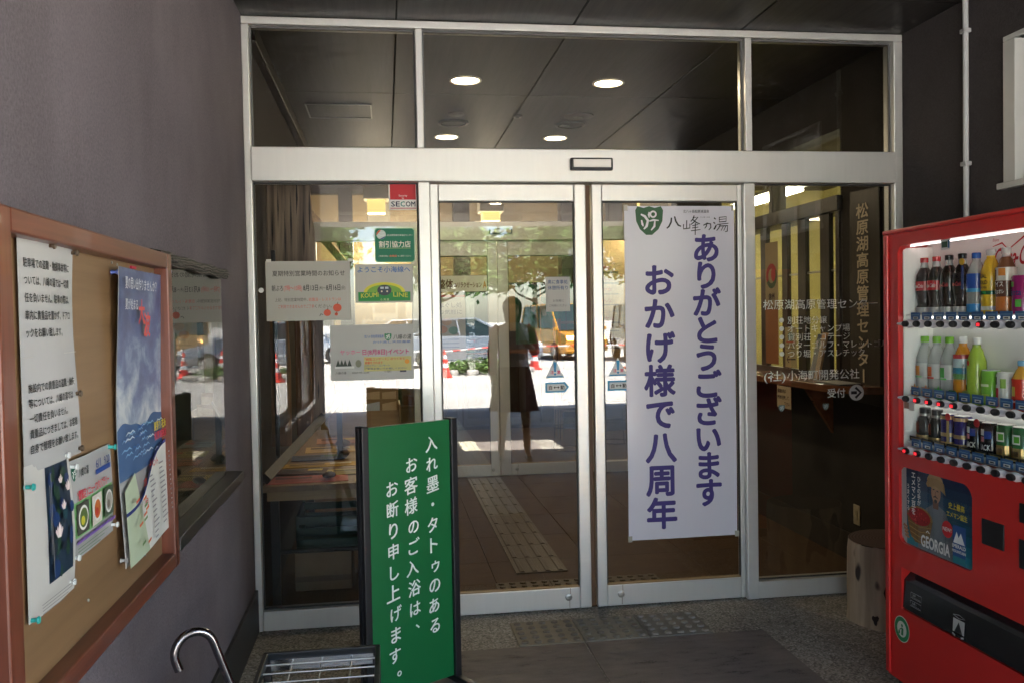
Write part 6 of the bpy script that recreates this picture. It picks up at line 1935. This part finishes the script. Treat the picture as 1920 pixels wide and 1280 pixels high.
def tree(label, x, y, h, r, sd):
    t = thing('tree', label, 'tree', (x, y, -.03), group='trees beyond the parking lot')
    rg = random.Random(sd)
    bark = pm((0.09, 0.065, 0.045), 0.9, var=0.3, bump=0.6)
    m = MB()
    m.path([(0, 0, 0), (.05, .03, h * .3), (.0, .1, h * .6), (.05, .05, h * .85)], [.2, .15, .09, .03], bark, 8)
    cl = []
    for i in range(9):
        a, z = rg.random() * 6.283, h * rg.uniform(.35, .8)
        e = (r * .7 * math.cos(a), r * .7 * math.sin(a), z + h * .15)
        m.path([(0, .05, z * .85), (e[0] * .5, e[1] * .5, z), e], [.06, .04, .015], bark, 6)
        cl.append(e)
    m.build('trunk', t)
    for i in range(8):
        a, k = rg.random() * 6.283, math.sqrt(rg.random())
        cl.append((r * .75 * k * math.cos(a), r * .75 * k * math.sin(a), h * rg.uniform(.5, .95)))
    def fn(q):
        e = q.choice(cl)
        v = Vector((q.gauss(0, 1), q.gauss(0, 1), q.gauss(0, .8))) * r * .17
        return Vector(e) + v
    leaves('crown', t, 5200, fn, .24, sd)
for i, (x, y, h, r, lab) in enumerate(((2.5, -40, 6, 2.8, 'leafy tree behind the grey sedan in the reflection'), (-4, -44, 8, 3.4, 'tall tree at the left end of the lot'), (8, -43, 7.5, 3.2, 'broad tree behind the ochre van'), (14, -40, 7, 3.0, 'leafy tree at the right end of the lot'), (-10, -40, 7, 3.0, 'leafy tree far left beyond the lot'), (20, -45, 9, 3.8, 'large tree far right beyond the lot'))):
    tree(lab, x, y, h, r, 40 + i)

# ---- woman standing beside the photographer, mirrored in the left door
def skin_obj(nm, par, verts, edges, radii, mat, sub=2, root=0):
    me = bpy.data.meshes.new(nm)
    me.from_pydata(verts, edges, [])
    o = link(nm, me, par)
    sk = o.modifiers.new('skin', 'SKIN')
    sk.use_smooth_shade = True
    ly = me.skin_vertices[0].data if me.skin_vertices else None
    if ly is None:
        bpy.context.view_layer.objects.active = o
        ly = me.skin_vertices.new().data if hasattr(me.skin_vertices, 'new') else None
    if ly:
        for i, r in enumerate(radii):
            ly[i].radius = r if isinstance(r, tuple) else (r, r)
            ly[i].use_root = (i == root)
    sb = o.modifiers.new('sub', 'SUBSURF'); sb.levels = sub; sb.render_levels = sub
    me.materials.append(mat)
    return o
def limb(m, pts, rs, mat, n=12):
    m.path(pts, rs, mat, n)
def person(x, y, rz):
    t = thing('person', 'person in patterned top with red sleeves and dark skirt, mirrored in the left door', 'person', (x, y, 0.006), rz)
    SKN = pm(c(196, 150, 120), .55, var=.05)
    # one continuous body: pelvis, spine, head, arms, legs
    V = [(0, 0, .90), (0, .0, 1.08), (0, .01, 1.28), (0, .01, 1.37), (0, -.005, 1.44), (0, -.02, 1.52), (0, -.01, 1.585),
         (.155, .01, 1.33), (.21, .03, 1.08), (.215, -.04, .84), (.21, -.055, .77),
         (-.155, .01, 1.33), (-.22, .0, 1.09), (-.16, -.2, 1.14), (-.12, -.26, 1.16),
         (.085, 0, .84), (.12, -.01, .48), (.14, .02, .09), (.15, -.1, .03),
         (-.085, 0, .84), (-.11, -.03, .48), (-.12, -.06, .09), (-.13, -.18, .03)]
    E_ = [(0, 1), (1, 2), (2, 3), (3, 4), (4, 5), (5, 6), (2, 7), (7, 8), (8, 9), (9, 10), (2, 11), (11, 12), (12, 13), (13, 14), (0, 15), (15, 16), (16, 17), (17, 18), (0, 19), (19, 20), (20, 21), (21, 22)]
    RR = [(.14, .11), (.115, .09), (.13, .095), (.06, .055), (.048, .048), (.078, .092), (.07, .085), .05, .04, .032, .03, .05, .04, .032, .03, .085, .055, .036, .03, .085, .055, .036, .03]
    skin_obj('body', t, V, E_, RR, SKN)
    for (hx, hy, hz), dv, sg_ in (((.21, -.055, .77), Vector((0, -.02, -1)), 1), ((-.12, -.26, 1.16), Vector((.5, -.6, .3)), -1)):
        m = MB(); dv = dv.normalized(); p = Vector((hx, hy, hz)); sd_ = dv.cross(Vector((1, 0, 0)) if abs(dv.x) < .5 else Vector((0, 0, 1))).normalized()
        m.path([p, p + dv * .05, p + dv * .085], [.024, .034, .03], SKN, 10)
        for k, L in enumerate((.065, .075, .07, .055)):
            o_ = p + dv * .08 + sd_ * (k - 1.5) * .017
            m.path([o_, o_ + dv * L * .55, o_ + dv * L + Vector((0, -.018, 0))], [.0085, .008, .006], SKN, 6)
        o_ = p + dv * .03 + sd_ * .03
        m.path([o_, o_ + sd_ * .025 + dv * .03, o_ + sd_ * .028 + dv * .058], [.011, .009, .007], SKN, 6)
        m.build('hand', t, smooth=True)
    fc = MB()
    for sx in (-1, 1):
        fc.lathe([(.010, 0), (.011, .006), (.004, .010)], pm((.02, .015, .01), .3), 10, (0, 0, 0))
        for i in range(-30, 0):
            a, b, c_ = fc.v[i]; fc.v[i] = (sx * .032 + a, -.098 - c_ * .5, 1.525 + b * .5)
    fc.path([(0, -.095, 1.53), (0, -.118, 1.498), (0, -.10, 1.488)], [.007, .012, .006], SKN, 8)
    fc.path([(-.024, -.094, 1.462), (0, -.102, 1.46), (.024, -.094, 1.462)], [.003, .006, .003], pm(c(160, 80, 78), .5), 6)
    fc.build('face_features', t, smooth=True)
    top = pm((0.78, 0.77, 0.74), .85, var=.4, nscale=9)
    m = MB()
    def ring(z, rx, ry, yo=0.0, n=20):
        return [(rx * math.cos(2 * math.pi * k / n), yo + ry * math.sin(2 * math.pi * k / n), z) for k in range(n)]
    def tubeR(rings, mat):
        n = len(rings[0]); vs = [p for r_ in rings for p in r_]
        m.add(vs, [(i * n + k, i * n + (k + 1) % n, (i + 1) * n + (k + 1) % n, (i + 1) * n + k) for i in range(len(rings) - 1) for k in range(n)], mat)
    tubeR([ring(.86, .175, .135), ring(.98, .155, .12), ring(1.10, .15, .115), ring(1.24, .172, .13), ring(1.33, .165, .11), ring(1.375, .105, .085), ring(1.39, .075, .068)], top)
    m.build('top', t, smooth=True)
    m = MB()
    RD = pm((0.55, 0.05, 0.06), .8, var=.3, nscale=20)
    limb(m, [(.13, .01, 1.335), (.175, .012, 1.29), (.212, .03, 1.08), (.216, -.03, .87)], [.062, .062, .052, .042], RD)
    limb(m, [(-.13, .01, 1.335), (-.178, .008, 1.29), (-.222, .0, 1.09), (-.17, -.17, 1.13)], [.062, .062, .052, .042], RD)
    m.build('sleeves', t, smooth=True)
    m = MB()
    n = 28; rg_ = []
    for z, rx, ry, f in ((.95, .158, .125, 0), (.86, .185, .145, .0), (.68, .215, .175, .012), (.50, .24, .20, .024)):
        rg_.append([((rx + f * math.cos(7 * 2 * math.pi * k / n)) * math.cos(2 * math.pi * k / n), (ry + f * math.cos(7 * 2 * math.pi * k / n)) * math.sin(2 * math.pi * k / n), z) for k in range(n)])
    tubeR(rg_, pm((0.09, 0.025, 0.03), .85, var=.3)); m.build('skirt', t, smooth=True)
    m = bmesh.new(); bmesh.ops.create_icosphere(m, subdivisions=3, radius=1)
    for v in m.verts:
        p = v.co.copy()
        v.co = Vector((p.x * .102, .018 + p.y * .115, 1.54 + p.z * .118))
        if v.co.y < -.045 and v.co.z < 1.575:
            v.co.y = -.03
        if v.co.z < 1.50:
            v.co.z -= (1.50 - v.co.z) * 1.6
    me = bpy.data.meshes.new('hair'); m.to_mesh(me); m.free()
    me.polygons.foreach_set('use_smooth', [True] * len(me.polygons))
    me.materials.append(pm((.012, .009, .008), .45, var=.3, nscale=60, bump=.5, bscale=80))
    link('hair', me, t)
    for sx in (-1, 1):
        m = MB(); yo = 0 if sx > 0 else -.08; xo = .145 if sx > 0 else -.125
        m = MB(); m.path([(xo, .05 + yo, .032), (xo, -.03 + yo, .034), (xo, -.12 + yo, .026), (xo, -.15 + yo, .02)], [.032, .036, .034, .016], M_BLACK, 10); m.build('shoe', t, smooth=True)
person(1.28, -4.62, R(180))
